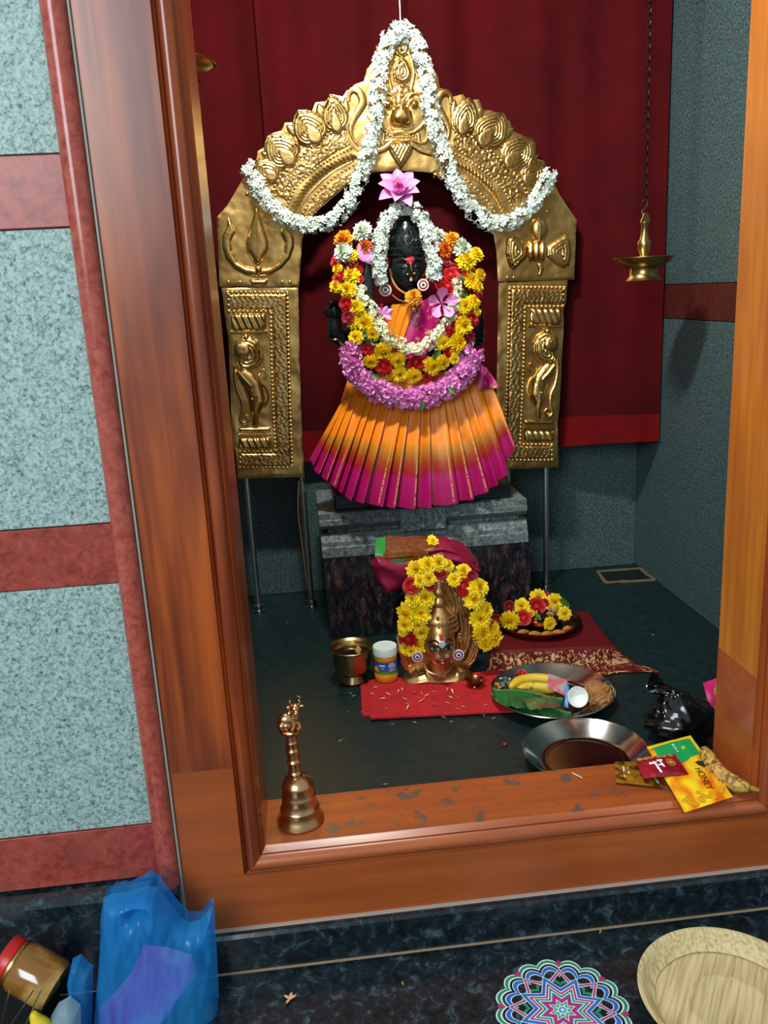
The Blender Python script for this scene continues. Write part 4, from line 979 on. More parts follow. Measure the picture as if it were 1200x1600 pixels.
# lotus on top of the crown
lot = thing('lotus_flower', at(622, 318, 2.43), 'large pink lotus flower standing on top of the crown', 'flower')
lc = at(623, 303, 2.43)
def lotus_petal(ang, el, L, wd, m, base=0.0):
    ax = V(0, -0.80, 0.60).normalized(); ex = V(1, 0, 0); ey = ax.cross(ex)*-1
    ey = V(0, 0.60, 0.80)
    rad = (ex*math.cos(ang)+ey*math.sin(ang))*math.cos(el)+ax*math.sin(el); tan = -ex*math.sin(ang)+ey*math.cos(ang)
    nr = rad.cross(tan)
    def f(u, v):
        w_ = wd*math.sin(PI*min(1, 0.10+0.90*v)**0.85)**0.8 if v < 1 else 0
        return lc+rad*(0.006+L*v)+tan*((u-.5)*w_)+nr*(-0.25*wd*(2*u-1)**2*math.sin(PI*v)-0.010*math.sin(v*2.2))*(-1)
    return MB().grid(f, 7, 9)
for i in range(9): part('petal', lotus_petal(2*PI*i/9+0.2, R_(10 if i % 2 else 22), 0.066 if i % 2 else 0.060, 0.040, PNK2), PNK2, lot, ang=120)
for i in range(7): part('petal', lotus_petal(2*PI*i/7+0.5, R_(46), 0.044, 0.034, PNK2), PNK2, lot, ang=120)
for i in range(6): part('inner_petal', lotus_petal(2*PI*i/6, R_(72), 0.034, 0.026, LOTI), LOTI, lot, ang=120)
# single flowers on the idol
hb = thing('hibiscus', at(691, 478, 2.36), 'pink hibiscus tucked into the garland at the idol\'s shoulder', 'flower')
hp = at(690, 474, 2.352)
for i in range(5):
    b = MB(); a = 2*PI*i/5+0.3
    def f(u, v, a=a):
        q = a+(u-.5)*1.08*(0.45+0.55*v); r_ = 0.004+0.038*v*(1-0.30*(2*u-1)**2)
        return hp+V(math.cos(q)*r_, -0.016*v*v-0.007*math.sin(PI*u)*v+0.003*math.sin(u*17+i)*v, math.sin(q)*r_)
    part('petal', b.grid(f, 9, 7), PNK2, hb, ang=120)
part('stamen', MB().tube([hp, hp+V(0.006, -0.018, 0.004), hp+V(0.010, -0.032, 0.010)], [.002, .0016, .003], 6), mat('stamen', '#d8537e', 0.6), hb)
inst('marigold', F_MAR[0], at(646, 465, 2.372), None, (0.05, -1, .35), 13.5*K, label='single yellow marigold at the idol\'s throat', cat='flower')
o = thing('pink_petal_flower', at(603, 492, 2.37), 'half open pale pink flower beside the orange chest cloth', 'flower')
pc = at(598, 493, 2.372)
for i, (a, L) in enumerate(((0.5, .032), (1.1, .028), (2.2, .030), (-0.5, .026), (4.2, .024))):
    part('petal', MB().grid(lambda u, v, a=a, L=L: pc+V(math.cos(a), 0, math.sin(a))*(L*v)+V(-math.sin(a), 0, math.cos(a))*((u-.5)*.020*math.sin(PI*min(1, .12+.85*v)))+V(0, -0.010*v-.004*math.sin(u*PI), 0), 6, 6), PNK2, o, ang=120)
part('stamen', MB().tube([pc, pc+V(-.004, -.006, .016), pc+V(-.002, -.008, .030)], [.002, .002, .0045], 6), BINDI, o)
o = thing('pink_petal_flower', at(567, 398, 2.38), 'pale pink petals behind the tip of the black stone blade', 'flower')
pc = at(570, 408, 2.392)
for i, (a, L) in enumerate(((1.9, .046), (1.2, .040), (0.4, .03))):
    part('petal', MB().grid(lambda u, v, a=a, L=L: pc+V(math.cos(a), 0, math.sin(a))*(L*v)+V(-math.sin(a), 0, math.cos(a))*((u-.5)*.028*math.sin(PI*min(1, .12+.85*v)))+V(0, -0.004*math.sin(u*PI), 0), 6, 6), PNK2, o, ang=120)
# ------------------------------------------------------------------ in front of the pedestal
def ring_path(c, r, n=32, z=0.0): return [Vector(c)+V(r*math.cos(2*PI*i/n), r*math.sin(2*PI*i/n), z) for i in range(n)]
RED_C = mat('red_cloth', '#b4101a', 0.8, sheen=0.2, var=(30, '#9c0c14', 0.4, 0.7))
rc = thing('red_cloth', atz(670, 1090, 0), 'folded bright red cloth spread under the brass face mask', 'cloth')
def slab(pts, z0, z1, n=14, wob=0.0012):
    c = [atz(x, y, z1) for x, y in pts]
    def f(u, v):
        p = (c[0].lerp(c[1], u)).lerp(c[3].lerp(c[2], u), v); p.z = z1+wob*noise.noise(V(p.x*30, p.y*30, z1*90)); return p
    b = MB().grid(f, n, n)
    k = len(b.v); edge = [i for i in range(n)]+[j*n+n-1 for j in range(1, n)]+[(n-1)*n+i for i in range(n-2, -1, -1)]+[j*n for j in range(n-2, 0, -1)]
    low = [V(b.v[i].x, b.v[i].y, z0) for i in edge]; m = len(edge)
    b.v += low
    for i in range(m): b.f.append((edge[i], edge[(i+1) % m], k+(i+1) % m, k+i)); b.m.append(0)
    return b
part('lower_layer', slab([(566, 1118), (805, 1108), (800, 1050), (563, 1066)], 0.0, 0.004), RED_C, rc, ang=50)
part('upper_layer', slab([(579, 1122), (812, 1110), (806, 1046), (575, 1062)], 0.0045, 0.009), RED_C, rc, ang=50)
ZC = 0.0095
# brass pot with dark water
P = atz(552, 1064, 0); k = mpp(P)
zt = at(549, 1010, P.y).z
pot = thing('brass_pot', P, 'small brass pot of dark liquid left of the plastic jar', 'pot')
H_ = zt
part('pot_body', MB().lathe([(0, .002), (.034, 0), (.036, .006), (.033, .012), (.027, .022), (.029, .028), (.044, .036), (.0485, .050), (.050, H_-.022), (.049, H_-.010), (.053, H_-.004), (.060, H_), (.0585, H_+.001), (.051, H_-.004), (.0465, H_-.012), (.0465, H_-.03), (.044, .045), (0, .040)], P, 48), BRASSL, pot)
part('liquid', MB().lathe([(0, H_-.018), (.0468, H_-.018)], P, 40), mat('dark_water', '#1a0f0b', 0.08), pot)
part('floating_petal', MB().grid(lambda u, v: P+V(.018+.016*(u-.5)*math.sin(PI*min(1, .1+v)), -.010+.004*v, H_-.018+.026*v), 5, 6), mat('dried_petal', '#c89a66', 0.7), pot, ang=120)
# turmeric jar
P = atz(604, 1060, ZC); ht = at(601, 1008, P.y).z-P.z; r = 18.5*mpp(P)
jar = thing('turmeric_jar', P, 'clear plastic jar of yellow powder with a white lid', 'jar')
zl = ht*0.79
part('jar_body', MB().lathe([(0, 0), (r*.9, 0), (r, .004), (r, zl*.28), (r*.97, zl*.30), (r*.97, zl*.80), (r, zl*.82), (r*.98, zl*.93), (r*.88, zl)], P, 40), mat('yellow_powder', '#e2a015', 0.25, var=(25, '#d98710', 0.4, 0.7), coat=0.6), jar)
part('label', MB().grid(lambda u, v: P+V(math.sin((u-.5)*4.6)*r*1.0, -math.cos((u-.5)*4.6)*r*1.0, zl*(.40+.38*v)), 40, 3), mat('blue_label', '#1c55b0', 0.4), jar, ang=80)
part('label_stripe', MB().grid(lambda u, v: P+V(math.sin((u-.5)*4.6)*r*1.008, -math.cos((u-.5)*4.6)*r*1.008, zl*(.32+.10*v+.05*math.sin(u*5))), 40, 3), mat('green_label', '#2f9440', 0.4), jar, ang=80)
def on_jar(a0, z0, w_, h_):
    return MB().grid(lambda u, v: P+V(math.sin(a0+w_*(u-.5))*r*1.012, -math.cos(a0+w_*(u-.5))*r*1.012, zl*(z0+h_*(v-.5))), 6, 2)
for a0, z0, w_, h_ in ((-.42, .66, .5, .055), (.42, .72, .45, .03), (.48, .66, .7, .03), (.5, .60, .65, .03), (.5, .52, .7, .02), (.52, .46, .6, .02), (-.38, .55, .3, .02)):
    part('label_print', on_jar(a0, z0, w_, h_), mat('white_print', '#dfe8ef', 0.5), jar, smooth=False)
part('label_flower', MB().lathe([(0, 0), (r*.26, 0)], P+V(math.sin(-.95)*r*1.014, -math.cos(-.95)*r*1.014, zl*.52), 14, M=Matrix.Rotation(-.95, 4, 'Z') @ Matrix.Rotation(PI/2, 4, 'X')), mat('label_orange', '#f0a81e', 0.5), jar)
part('lid', MB().lathe([(r*1.0, zl*.965), (r*1.02, zl*.97), (r*1.02, ht-.003), (r*.99, ht-.0005), (r*.9, ht), (r*.86, ht-.0015), (0, ht-.0015)], P, 40), mat('white_plastic', '#d3e4dc', 0.4), jar)

# ------------------------------------------------------------------ pot behind the mask, carrying the folded sari
P = atz(672, 1008, 0); P.y = 2.215; P.x = at(668, 950, 2.215).x; P.z = 0
ka = thing('water_pot', P, 'dark metal pot standing behind the brass face mask', 'pot')
part('pot_body', MB().lathe([(0, .002), (.05, 0), (.055, .008), (.05, .02), (.085, .06), (.098, .11), (.088, .16), (.055, .19), (.05, .205), (.068, .218), (.066, .222), (.045, .21), (0, .20)], P, 40), mat('dark_pot', '#161412', 0.35, 0.8), ka)
co = part('coconut', MB().lathe([(0, .195), (.035, .205), (.052, .235), (.048, .27), (.028, .30), (0, .314)], P, 28), mat('coconut_husk', '#4a3020', 0.9, bump=(60, 0.6)), label='brown coconut sitting in the mouth of the dark pot', cat='coconut')
fs = thing('folded_sari', V(P.x, 2.16, at(668, 870, 2.16).z), 'folded maroon silk sari with a green edged gold border over the pot', 'sari')
fe = [(586, 869), (612, 869), (640, 866), (668, 860), (692, 856), (714, 862), (734, 874), (749, 891)]
be = [(588, 839), (612, 838), (640, 838), (668, 838), (692, 839), (714, 845), (732, 856), (746, 878)]
def fold(u0, u1, th, up, n=20):
    def f(u, v):
        uu = u0+(u1-u0)*u; fx, fy = polyat(fe, uu); bx, by = polyat(be, uu)
        a = at(fx, fy-up, 2.125); c = at(bx, by-up, 2.205)
        if v < .2: q = v/.2; return a-V(0, -0.004*(1-q)+0.004*math.sin(q*PI), th*(1-q))
        q = (v-.2)/.8; return a.lerp(c, q)+V(0, 0, 0.004*math.sin(q*PI)+0.002*math.sin(uu*30+q*4))
    return MB().grid(f, n, 14)
MAR = mat('maroon_silk', '#7d0c30', 0.42, sheen=0.25, var=(50, '#920f3a', 0.45, 0.7))
BRN = mat('brown_border', '#6e3c20', 0.4, 0.2, var=(80, '#8a5426', 0.4, 0.7))
GLD = mat('zari_border', '#b0752f', 0.32, 0.6, var=(90, '#8a5422', 0.4, 0.7))
GRN = mat('green_edge', '#1f8a3a', 0.5)
part('green_edge', fold(0, .09, .012, 0, 6), GRN, fs, ang=80); part('brown_border', fold(.085, .50, .012, .2), BRN, fs, ang=80)
part('silk_fold', fold(.49, 1, .012, .4, 24), MAR, fs, ang=80)
part('gold_band', MB().grid(lambda u, v: at(599+71*u, 872-v*8-4*u, 2.1125+.001*v), 20, 3), GLD, fs, ang=80)
part('gold_band', MB().grid(lambda u, v: at(612+64*u, 881-v*6-9*u, 2.110), 20, 3), GLD, fs, ang=80)
part('green_edge', MB().grid(lambda u, v: at(610+22*u, 881-v*6-3*u, 2.109), 6, 3), GRN, fs, ang=80)
part('hanging_fold', relief(MB(), [(580, 882), (588, 868), (615, 873), (650, 872), (690, 862), (722, 868), (751, 890), (746, 896), (715, 882), (690, 879), (664, 888), (645, 903), (622, 921), (602, 927), (590, 910)], 2.122, 0.022, 14, 3, lambda x, z, d: 0.003*math.sin(x*60+z*90)), MAR, fs, ang=80)
part('under_fold', MB().grid(lambda u, v: at(592+150*u, 876+8*math.sin(u*3)-2*v, 2.125+.085*v), 16, 6), MAR, fs, ang=80)
inst('chrysanthemum', F_YEL[0], at(676, 846, 2.16), None, (0.1, -.6, 1), (.024, .016, .012), label='yellow chrysanthemum lying on the folded sari', cat='flower')

# ------------------------------------------------------------------ brass face mask
YM = 2.055
mk = thing('brass_face_mask', atz(688, 1062, ZC), 'brass goddess face mask with painted eyes standing on the red cloth', 'mask')
MB_ = mat('mask_brass', '#d0aa72', 0.36, 1.0, var=(16, '#ac8450', 0.45, 0.75))
fc = at(686, 1006, YM-0.025); KM = mpp(fc)
FM = Face(fc, 25.5*KM, 0.050, 37*KM, 0.9, 1.1)
face = part('face', FM.mesh(MB(), 120, 100), MB_, mk, ang=60)
part('neck', MB().lathe([(.030, .03), (.028, 0), (.034, -.02), (.05, -.034)], at(687, 1042, YM-.012), 24, sy=.8), MB_, mk)
part('bust', relief(MB(), [(624, 1064), (630, 1054), (648, 1043), (664, 1038), (676, 1040), (688, 1043), (700, 1039), (712, 1035), (728, 1041), (740, 1050), (747, 1061), (740, 1065), (688, 1068), (640, 1067)], YM, 0.055, 22, 2.5), MB_, mk, ang=80)
part('necklace', MB().tube(pxpath([(662, 1036, YM-.035), (667, 1047, YM-.05), (678, 1053, YM-.058), (690, 1054, YM-.058), (702, 1047, YM-.05), (709, 1036, YM-.035)], YM, 40), 0.0035, 8), MB_, mk)
part('pendant', MB().ball(at(688, 1057, YM-.058), (.0065, .004, .008), 12, 8), MB_, mk)
part('crown', MB().lathe([(r_*KM, at(687, y_, YM-.01).z) for y_, r_ in ((986, 24), (983, 27), (979, 27.5), (976, 26), (970, 26.5), (964, 25), (957, 20), (951, 14), (947, 11), (943, 13), (938, 12), (932, 8), (928, 10), (922, 9), (916, 6), (910, 7), (904, 4), (898, 0))], (at(687, 960, YM-.01).x, YM-.010, 0), 36, sy=.85), MB_, mk, ang=50)
b = MB()
for y_, r_, n in ((981, 28, 34), (973, 27.5, 30), (966, 26.2, 28), (960, 23, 24)):
    for i in range(n): b.ball(V(at(687, 960, YM-.01).x+r_*KM*math.cos(2*PI*i/n), YM-.01+.85*r_*KM*math.sin(2*PI*i/n), at(687, y_, YM-.01).z), .0024, 6, 4)
part('crown_beads', b, MB_, mk)
part('crown_drop', MB().ball(at(683.5, 966, YM-.055), (.004, .003, .008), 10, 8), MB_, mk)
wave = lambda x, z, d: 0.0032*math.sin(d*640)
PLM = [[(680, 905), (690, 896), (703, 905), (712, 922), (717, 945), (713, 965), (705, 974), (698, 955), (693, 932), (686, 920)],
       [(710, 924), (722, 930), (728, 950), (735, 958), (735, 990), (730, 1015), (721, 1022), (716, 1002), (717, 975), (713, 950)],
       [(733, 1012), (737, 996), (747, 990), (748, 1013), (742, 1030), (732, 1040), (721, 1034), (727, 1024)],
       [(711, 990), (719, 984), (725, 1000), (723, 1018), (714, 1026), (710, 1008)]]
for p_ in PLM:
    part('flame_plume', relief(MB(), p_, YM-.002, 0.014, 9, 1.5, wave), MB_, mk, ang=80)
    q_ = [(1373-x+(-4 if y > 1000 else 0), y+(2 if y > 1000 else 0)) for x, y in p_]
    part('flame_plume', relief(MB(), q_, YM-.002, 0.014, 9, 1.5, wave), MB_, mk, ang=80)
part('back_plate', relief(MB(), [(640, 1060), (626, 1035), (619, 992), (630, 990), (638, 955), (650, 925), (668, 902), (688, 893), (706, 902), (724, 926), (737, 956), (740, 990), (748, 990), (746, 1025), (734, 1045), (736, 1060)], YM+.004, 0.003, 4, 4), MB_, mk, ang=80)
BLK = mat('black_paint', '#0a0a0a', 0.4); WPT = mat('white_paint', '#d8d2c4', 0.5); LIP = mat('red_lip_paint', '#b30f22', 0.35)
for s in (-1, 1):
    part('eye_white', FM.patch([(s*x, z) for x, z in ((.16, .10), (.26, .19), (.40, .21), (.54, .18), (.64, .12), (.54, .055), (.40, .03), (.26, .05))], .0010), WPT, mk)
    part('pupil', FM.patch([(s*.40+.17*math.cos(a), .125+.085*math.sin(a)) for a in [2*PI*i/16 for i in range(16)]], .0013), BLK, mk)
    part('eye_line', FM.line([(s*.14, .10), (s*.26, .20), (s*.42, .225), (s*.58, .18), (s*.70, .14)], .0016, .0008), BLK, mk)
    part('eye_line', FM.line([(s*.14, .10), (s*.28, .04), (s*.42, .02), (s*.56, .05), (s*.68, .13)], .0011, .0008), BLK, mk)
    part('eyebrow', FM.line([(s*.12, .30), (s*.30, .43), (s*.50, .44), (s*.68, .34)], .0024, .0006), BLK, mk)
    b = MB()
    for i in range(7):
        a = 2*PI*i/6; rr_ = 0 if i == 6 else .09; b.ball(FM.pt(s*.30+rr_*math.cos(a), -.24+.8*rr_*math.sin(a), .002), .0021, 7, 5)
    part('nose_stud', b, mat('glass_stone', '#b9c4c6', 0.1, 0.6), mk)
part('lips', FM.patch([(-.50, -.42), (-.25, -.475), (-.09, -.44), (0, -.46), (.09, -.44), (.25, -.475), (.50, -.42), (.34, -.60), (.15, -.70), (-.15, -.70), (-.34, -.60)], .0020), LIP, mk)
part('lip_stone', MB().ball(FM.pt(0, -.52, .003), .0028, 8, 6), WPT, mk)
part('forehead_mark', FM.patch([(-.13, .46), (.13, .46), (.12, .68), (-.12, .68)], .0014), BINDI, mk, label='red forehead mark')
pb = FM.pt(0, .34, .004)
earring(mk, pb, 4.8*KM, ['cfe3e6', '3f93a8', 'e6f2f2'], 'forehead_stone')
EM = ['d9cdd8', '4e1450', 'e6dce6', '22103a']
earring(mk, at(652, 1026, YM-.045), 8.6*KM, EM); earring(mk, at(716.5, 1023, YM-.045), 8.6*KM, EM)
# garland on the mask
MG = thing('mask_garland', at(690, 960, 2.03), 'yellow chrysanthemum and red rose garland round the brass mask', 'garland')
Z8 = (500, 800, 3.53)
flowers(MG, [('y', 530, 322, 52), ('y', 592, 296, 50), ('y', 655, 284, 46), ('r', 670, 328, 40), ('y', 600, 368, 38), ('y', 550, 385, 36), ('r', 505, 408, 42), ('r', 610, 408, 26), ('y', 740, 372, 38), ('y', 790, 332, 46), ('r', 795, 416, 44), ('d', 842, 356, 28), ('y', 872, 418, 58), ('y', 848, 482, 56), ('y', 580, 475, 56), ('y', 512, 482, 42), ('y', 480, 556, 56), ('y', 553, 560, 58), ('y', 472, 620, 46), ('y', 540, 618, 42), ('y', 460, 660, 28), ('y', 562, 662, 44), ('r', 485, 706, 46), ('r', 515, 670, 24), ('y', 548, 735, 42), ('y', 478, 748, 40), ('y', 505, 765, 34), ('y', 882, 592, 58), ('y', 912, 540, 46), ('r', 925, 615, 32), ('y', 893, 660, 54), ('y', 955, 690, 54), ('y', 918, 722, 46), ('y', 952, 642, 40), ('g', 550, 350, 38), ('g', 772, 350, 40), ('g', 480, 440, 30), ('y', 705, 298, 36), ('g', 500, 660, 28)], 2.012, (690, 960), 0.4, Z8, lambda px, py: 2.022 if py > 900 else 2.05)
part('string', MB().tube(pxpath([(640, 1010, 2.03), (634, 965, 2.03), (645, 915, 2.045), (685, 885, 2.05), (725, 905, 2.045), (750, 950, 2.03), (765, 1000, 2.03)], 2.03, 40), .0016, 5), mat('string', '#b8b79a', 0.8), MG)
# small brass lamp at the mask's foot
P = atz(742, 1072, ZC)
sl = thing('small_lamp', P, 'tiny dark brass oil lamp at the right foot of the mask', 'lamp')
part('lamp_bowl', MB().lathe([(0, 0), (.012, 0), (.010, .004), (.020, .012), (.024, .020), (.022, .020), (.012, .012), (0, .010)], P, 24), COPPER, sl)
part('spout', MB().tube([P+V(.016, -.004, .016), P+V(.026, -.010, .019)], [.006, .004], 8), COPPER, sl)
part('handle', MB().tube([P+V(-.018, 0, .016), P+V(-.026, 0, .024), P+V(-.020, 0, .030)], .003, 6), COPPER, sl)

# ------------------------------------------------------------------ maroon cloth over a low stool, flower plate
def silk(name):
    m = bpy.data.materials.new(name); m.use_nodes = True
    nt = m.node_tree; N = nt.nodes; L = nt.links; bs = N['Principled BSDF']; bs.inputs['Roughness'].default_value = 0.6; bs.inputs['Specular IOR Level'].default_value = 0.25
    uv = N.new('ShaderNodeUVMap'); sp = N.new('ShaderNodeSeparateXYZ'); L.new(uv.outputs[0], sp.inputs[0])
    n = N.new('ShaderNodeTexNoise'); n.inputs['Scale'].default_value = 42; n.inputs['Detail'].default_value = 4; n.inputs['Distortion'].default_value = 1.2; L.new(uv.outputs[0], n.inputs['Vector'])
    th = ramp_node(N, [(0.52, '000000'), (0.57, 'ffffff')]); L.new(n.outputs['Fac'], th.inputs['Fac'])
    bd = ramp_node(N, [(0.0, 'ffffff'), (0.03, 'ffffff'), (0.035, '404040'), (0.09, 'ffffff'), (0.15, 'ffffff'), (0.16, '000000')]); L.new(sp.outputs['Y'], bd.inputs['Fac'])
    mu = N.new('ShaderNodeMath'); mu.operation = 'MULTIPLY'; L.new(th.outputs['Color'], mu.inputs[0]); L.new(bd.outputs['Color'], mu.inputs[1])
    mx = N.new('ShaderNodeMix'); mx.data_type = 'RGBA'; mx.inputs['A'].default_value = S('#5c080e'); mx.inputs['B'].default_value = S('#c7a267')
    L.new(mu.outputs[0], mx.inputs['Factor']); L.new(mx.outputs['Result'], bs.inputs['Base Color']); return m
ZT = 0.055
st = thing('draped_stool', V(0.62, 2.18, 0), 'low stool draped in maroon silk with a gold embroidered edge', 'stool')
cFL, cFR = atz(768, 1018, ZT), atz(958, 1010, ZT); cBR, cBL = atz(918, 955, ZT), atz(778, 962, ZT)
part('stool_body', MB().prism([(cFL.x+.012, cFL.y+.012), (cFR.x-.012, cFR.y+.012), (cBR.x-.012, cBR.y-.01), (cBL.x+.012, cBL.y-.01)], 0, ZT-.004, 'z'), mat('stool_wood', '#4a2a1a', 0.7), st, smooth=False)
def cloth(u, v):
    # u across, v from front hem (0) to back hem (1); margins hang down the sides
    a, c = (u-.10)/.80, (v-.17)/.73
    aa, cc = min(1, max(0, a)), min(1, max(0, c))
    p = cFL.lerp(cFR, aa).lerp(cBL.lerp(cBR, aa), cc)
    dx = (a-aa)*0.42; dy = (c-cc)*0.36; h = math.hypot(dx, dy)
    drop = min(ZT-.002, h*1.05)
    sp_ = 0.30+0.9*max(0, h*1.05-(ZT-.002))/max(h, 1e-6)
    p = p+V(dx*sp_*1.0, dy*sp_*1.0, -drop)
    fold_ = 0.006*math.sin(u*26+v*5)*min(1, h/.03)
    p.y -= fold_; p.z += 0.0016*noise.noise(V(u*7, v*7, 3))+0.001
    if a > 1 and c < .25: p.x += 0.05*min(1, h/.06)*(1-c); p.y -= 0.01
    p.z = max(p.z, 0.002)
    return p
part('silk_cover', MB().grid(cloth, 80, 70, uv=True), silk('maroon_embroidered_silk'), st, ang=80)
P = atz(845, 990, ZT+.004); P = atz(843, 978, ZT+.004)
pr1 = 64*mpp(P)
bp = thing('bronze_plate', P, 'dark bronze plate on the maroon draped stool', 'plate')
part('plate_body', MB().lathe([(0, .001), (pr1*.80, 0), (pr1*.93, .006), (pr1*.985, .017), (pr1, .019), (pr1*.985, .0195), (pr1*.91, .008), (pr1*.80, .004), (0, .004)], P, 56), COPPER, bp)
P2 = P+V(.012, .018, .006); pr2 = .058
sp2 = thing('small_copper_plate', P2, 'small copper plate nested inside the bronze plate', 'plate')
part('plate_body', MB().lathe([(0, .001), (pr2*.8, 0), (pr2*.95, .006), (pr2, .016), (pr2*.97, .0165), (pr2*.86, .006), (0, .004)], P2, 44), COPPER, sp2)
rnd = random.Random(5)
TUR = mat('turmeric_root', '#b5721c', 0.75, var=(40, '#8c5512', 0.4, 0.7), bump=(70, 0.4))
spots = [(-.050, -.050, .2), (-.028, -.064, -.2), (-.003, -.070, .1), (.022, -.068, -.15), (.046, -.052, .5), (-.066, -.028, .8)]
nth = ['leftmost but one', 'third from the left', 'middle', 'fourth from the left', 'rightmost', 'leftmost']
for (x, y, a), w_ in zip(spots, nth):
    c = P+V(x*pr1/.09, y*pr1/.09, .013); d = V(math.cos(a), math.sin(a), 0)
    part('turmeric_root', MB().tube([c-d*.017, c-d*.008+V(0, .002, .001), c+V(0, -.001, .002), c+d*.009, c+d*.017], [.003, .0065, .0075, .006, .0028], 8), TUR, label='orange turmeric root on the front rim of the bronze plate, %s' % w_, cat='turmeric root', group='turmeric roots on the bronze plate')
cn = thing('copper_cone', P2+V(-.018, -.012, .005), 'small ribbed copper cone among the plate flowers', 'ornament')
part('cone', MB().lathe([(0, 0), (.026, 0), (.027, .005), (.022, .009), (.023, .013), (.016, .018), (.017, .022), (.010, .027), (.011, .031), (.004, .037), (0, .040)], P2+V(-.018, -.012, .005), 28), COPPER, cn)
PGd = thing('plate_garland', P+V(0, 0, .03), 'yellow and red flower string heaped on the bronze plate', 'garland')
Z9 = (730, 900, 4.0)
def onpl(px, py):
    return P.y-.045+.0022*max(0, 975-py)*1.0
flowers(PGd, [('y', 265, 275, 60), ('d', 182, 270, 28), ('r', 352, 262, 42), ('y', 340, 190, 48), ('d', 265, 190, 32), ('r', 435, 190, 48), ('y', 445, 136, 50), ('y', 545, 162, 52), ('y', 608, 235, 42), ('y', 515, 297, 40), ('g', 620, 175, 40), ('r', 495, 122, 20), ('r', 480, 170, 26), ('g', 440, 245, 26), ('g', 590, 140, 30), ('y', 400, 235, 24)], P.y, (840, 955), .3, Z9, onpl)
b = MB()
for i in range(46):
    c = at(862, 955, P.y-.03); d = V(random.gauss(0, 1), random.gauss(-.4, .8), random.gauss(.2, 1)).normalized()
    b.tube([c+d*.004, c+d*random.uniform(.012, .022)], [.0013, .0006], 4)
part('dried_tassel', b, mat('dry_straw', '#b5965c', 0.8), PGd)

# ------------------------------------------------------------------ steel plate of offerings
def steel_plate(name, P, r, h, label, basemat):
    t = thing(name, P, label, 'plate')
    part('plate_body', MB().lathe([(r*.70, 0), (r*.74, 0.001), (r*.955, h*.92), (r*.995, h), (r*1.0, h+.0012), (r*.985, h+.0026), (r*.945, h*.97), (r*.73, .005), (r*.70, .0035)], P, 72), STEEL, t, ang=60)
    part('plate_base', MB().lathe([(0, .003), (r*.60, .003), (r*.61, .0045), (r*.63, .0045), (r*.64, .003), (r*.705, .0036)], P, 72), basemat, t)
    return t
PA = atz(862, 1092, .006); PA.z = .006
ra = 97*mpp(PA)*.98
steel_plate('steel_plate', PA, ra, .026, 'steel plate holding banana, leaf and coconut beside the draped stool', STEEL)
def ona(px, py, z=.012): return atz(px, py, z)
BAN = mat('banana_yellow', '#d2b02a', 0.5, var=(40, '#7a5a1c', 0.66, 0.74))
def banana(name, pts, r, m, parent_label, group=None):
    t = thing(name, pts[0], parent_label, 'banana', group)
    Q = catmull(pts, 30)
    part('fruit', MB().tube(Q, [r*(.30+.70*min(1, min(i, 29-i)/6)**.6) for i in range(30)], 9), m, t, ang=50)
    part('stem', MB().tube([Q[-1], Q[-1]+(Q[-1]-Q[-3]).normalized()*.016], [r*.32, r*.26], 7), mat('banana_tip', '#9a7a2c', 0.8), t)
    return t
banana('banana', [ona(797, 1074, .022), ona(812, 1064, .024), ona(835, 1060, .026), ona(858, 1062, .026), ona(868, 1066, .024)], .0135, BAN, 'yellow banana lying at the back of the offering plate')
banana('banana', [ona(806, 1080, .020), ona(826, 1073, .024), ona(850, 1074, .024), ona(868, 1078, .02)], .0125, BAN, 'yellow banana half under the green leaf on the offering plate')
LFM = mat('betel_green', '#14491c', 0.28, var=(18, '#236428', 0.4, 0.7))
def big_leaf(name, b0, t0, wd, label, z=.03, sag=.012):
    A, B = atz(*b0, z), atz(*t0, z); ax = (B-A); L = ax.length; ax.normalize(); sd = V(-ax.y, ax.x, 0)
    t = thing(name, A, label, 'leaf')
    def f(u, v):
        w_ = wd*math.sin(PI*min(1, .02+v*.98)**.8)**.7
        return A+ax*(L*v)+sd*((u-.5)*w_)+V(0, 0, -sag*(2*u-1)**2+.006*math.sin(v*5)-.004*abs(math.sin(v*22))*abs(2*u-1)+.003*math.exp(-((u-.5)/.06)**2))
    part('leaf_blade', MB().grid(f, 17, 26), LFM, t, ang=80)
    part('midrib', MB().tube([f(.5, i/12)+V(0, 0, .001) for i in range(13)], .0012, 5), mat('leaf_rib', '#5c8a48', 0.5), t)
    return t
big_leaf('betel_leaf', (774, 1082), (880, 1090), .105, 'large glossy green betel leaf on top in the offering plate', .040)
big_leaf('betel_leaf', (770, 1078), (862, 1112), .07, 'green betel leaf under the larger leaf near the plate rim', .026)
big_leaf('betel_leaf', (842, 1110), (892, 1112), .04, 'small green leaf tip by the front rim of the offering plate', .024)
def packet(name, corners, th, m, label, cat='packet', n=(16, 10), wr=.0015, extra=None):
    """a filled sachet: corners are 3D points TL,TR,BR,BL"""
    TL, TR, BR, BL = [Vector(c) for c in corners]
    nr = (TR-TL).cross(BL-TL).normalized()
    if nr.z < 0: nr = -nr
    def f(u, v, top=1):
        p = TL.lerp(TR, u).lerp(BL.lerp(BR, u), v)
        e = (max(0, min(1, min(u, 1-u)/.10, min(v, 1-v)/.07)))
        q = math.sin(PI*u)**.6*math.sin(PI*v)**.5
        return p+nr*(top*(th*q*e*.5+.0004)+wr*noise.noise(V(u*6, v*8, th*300))*(.4+q))
    t = thing(name, (TL+BR)/2-V(0, 0, th/2), label, cat)
    b = MB().grid(lambda u, v: f(u, v, 1), *n, uv=True); b2 = MB().grid(lambda u, v: f(u, v, -1), *n)
    b.add(b2.v, b2.f); b.uv = b.uv*2
    part('pouch', b, m, t, ang=60)
    return t, f, nr
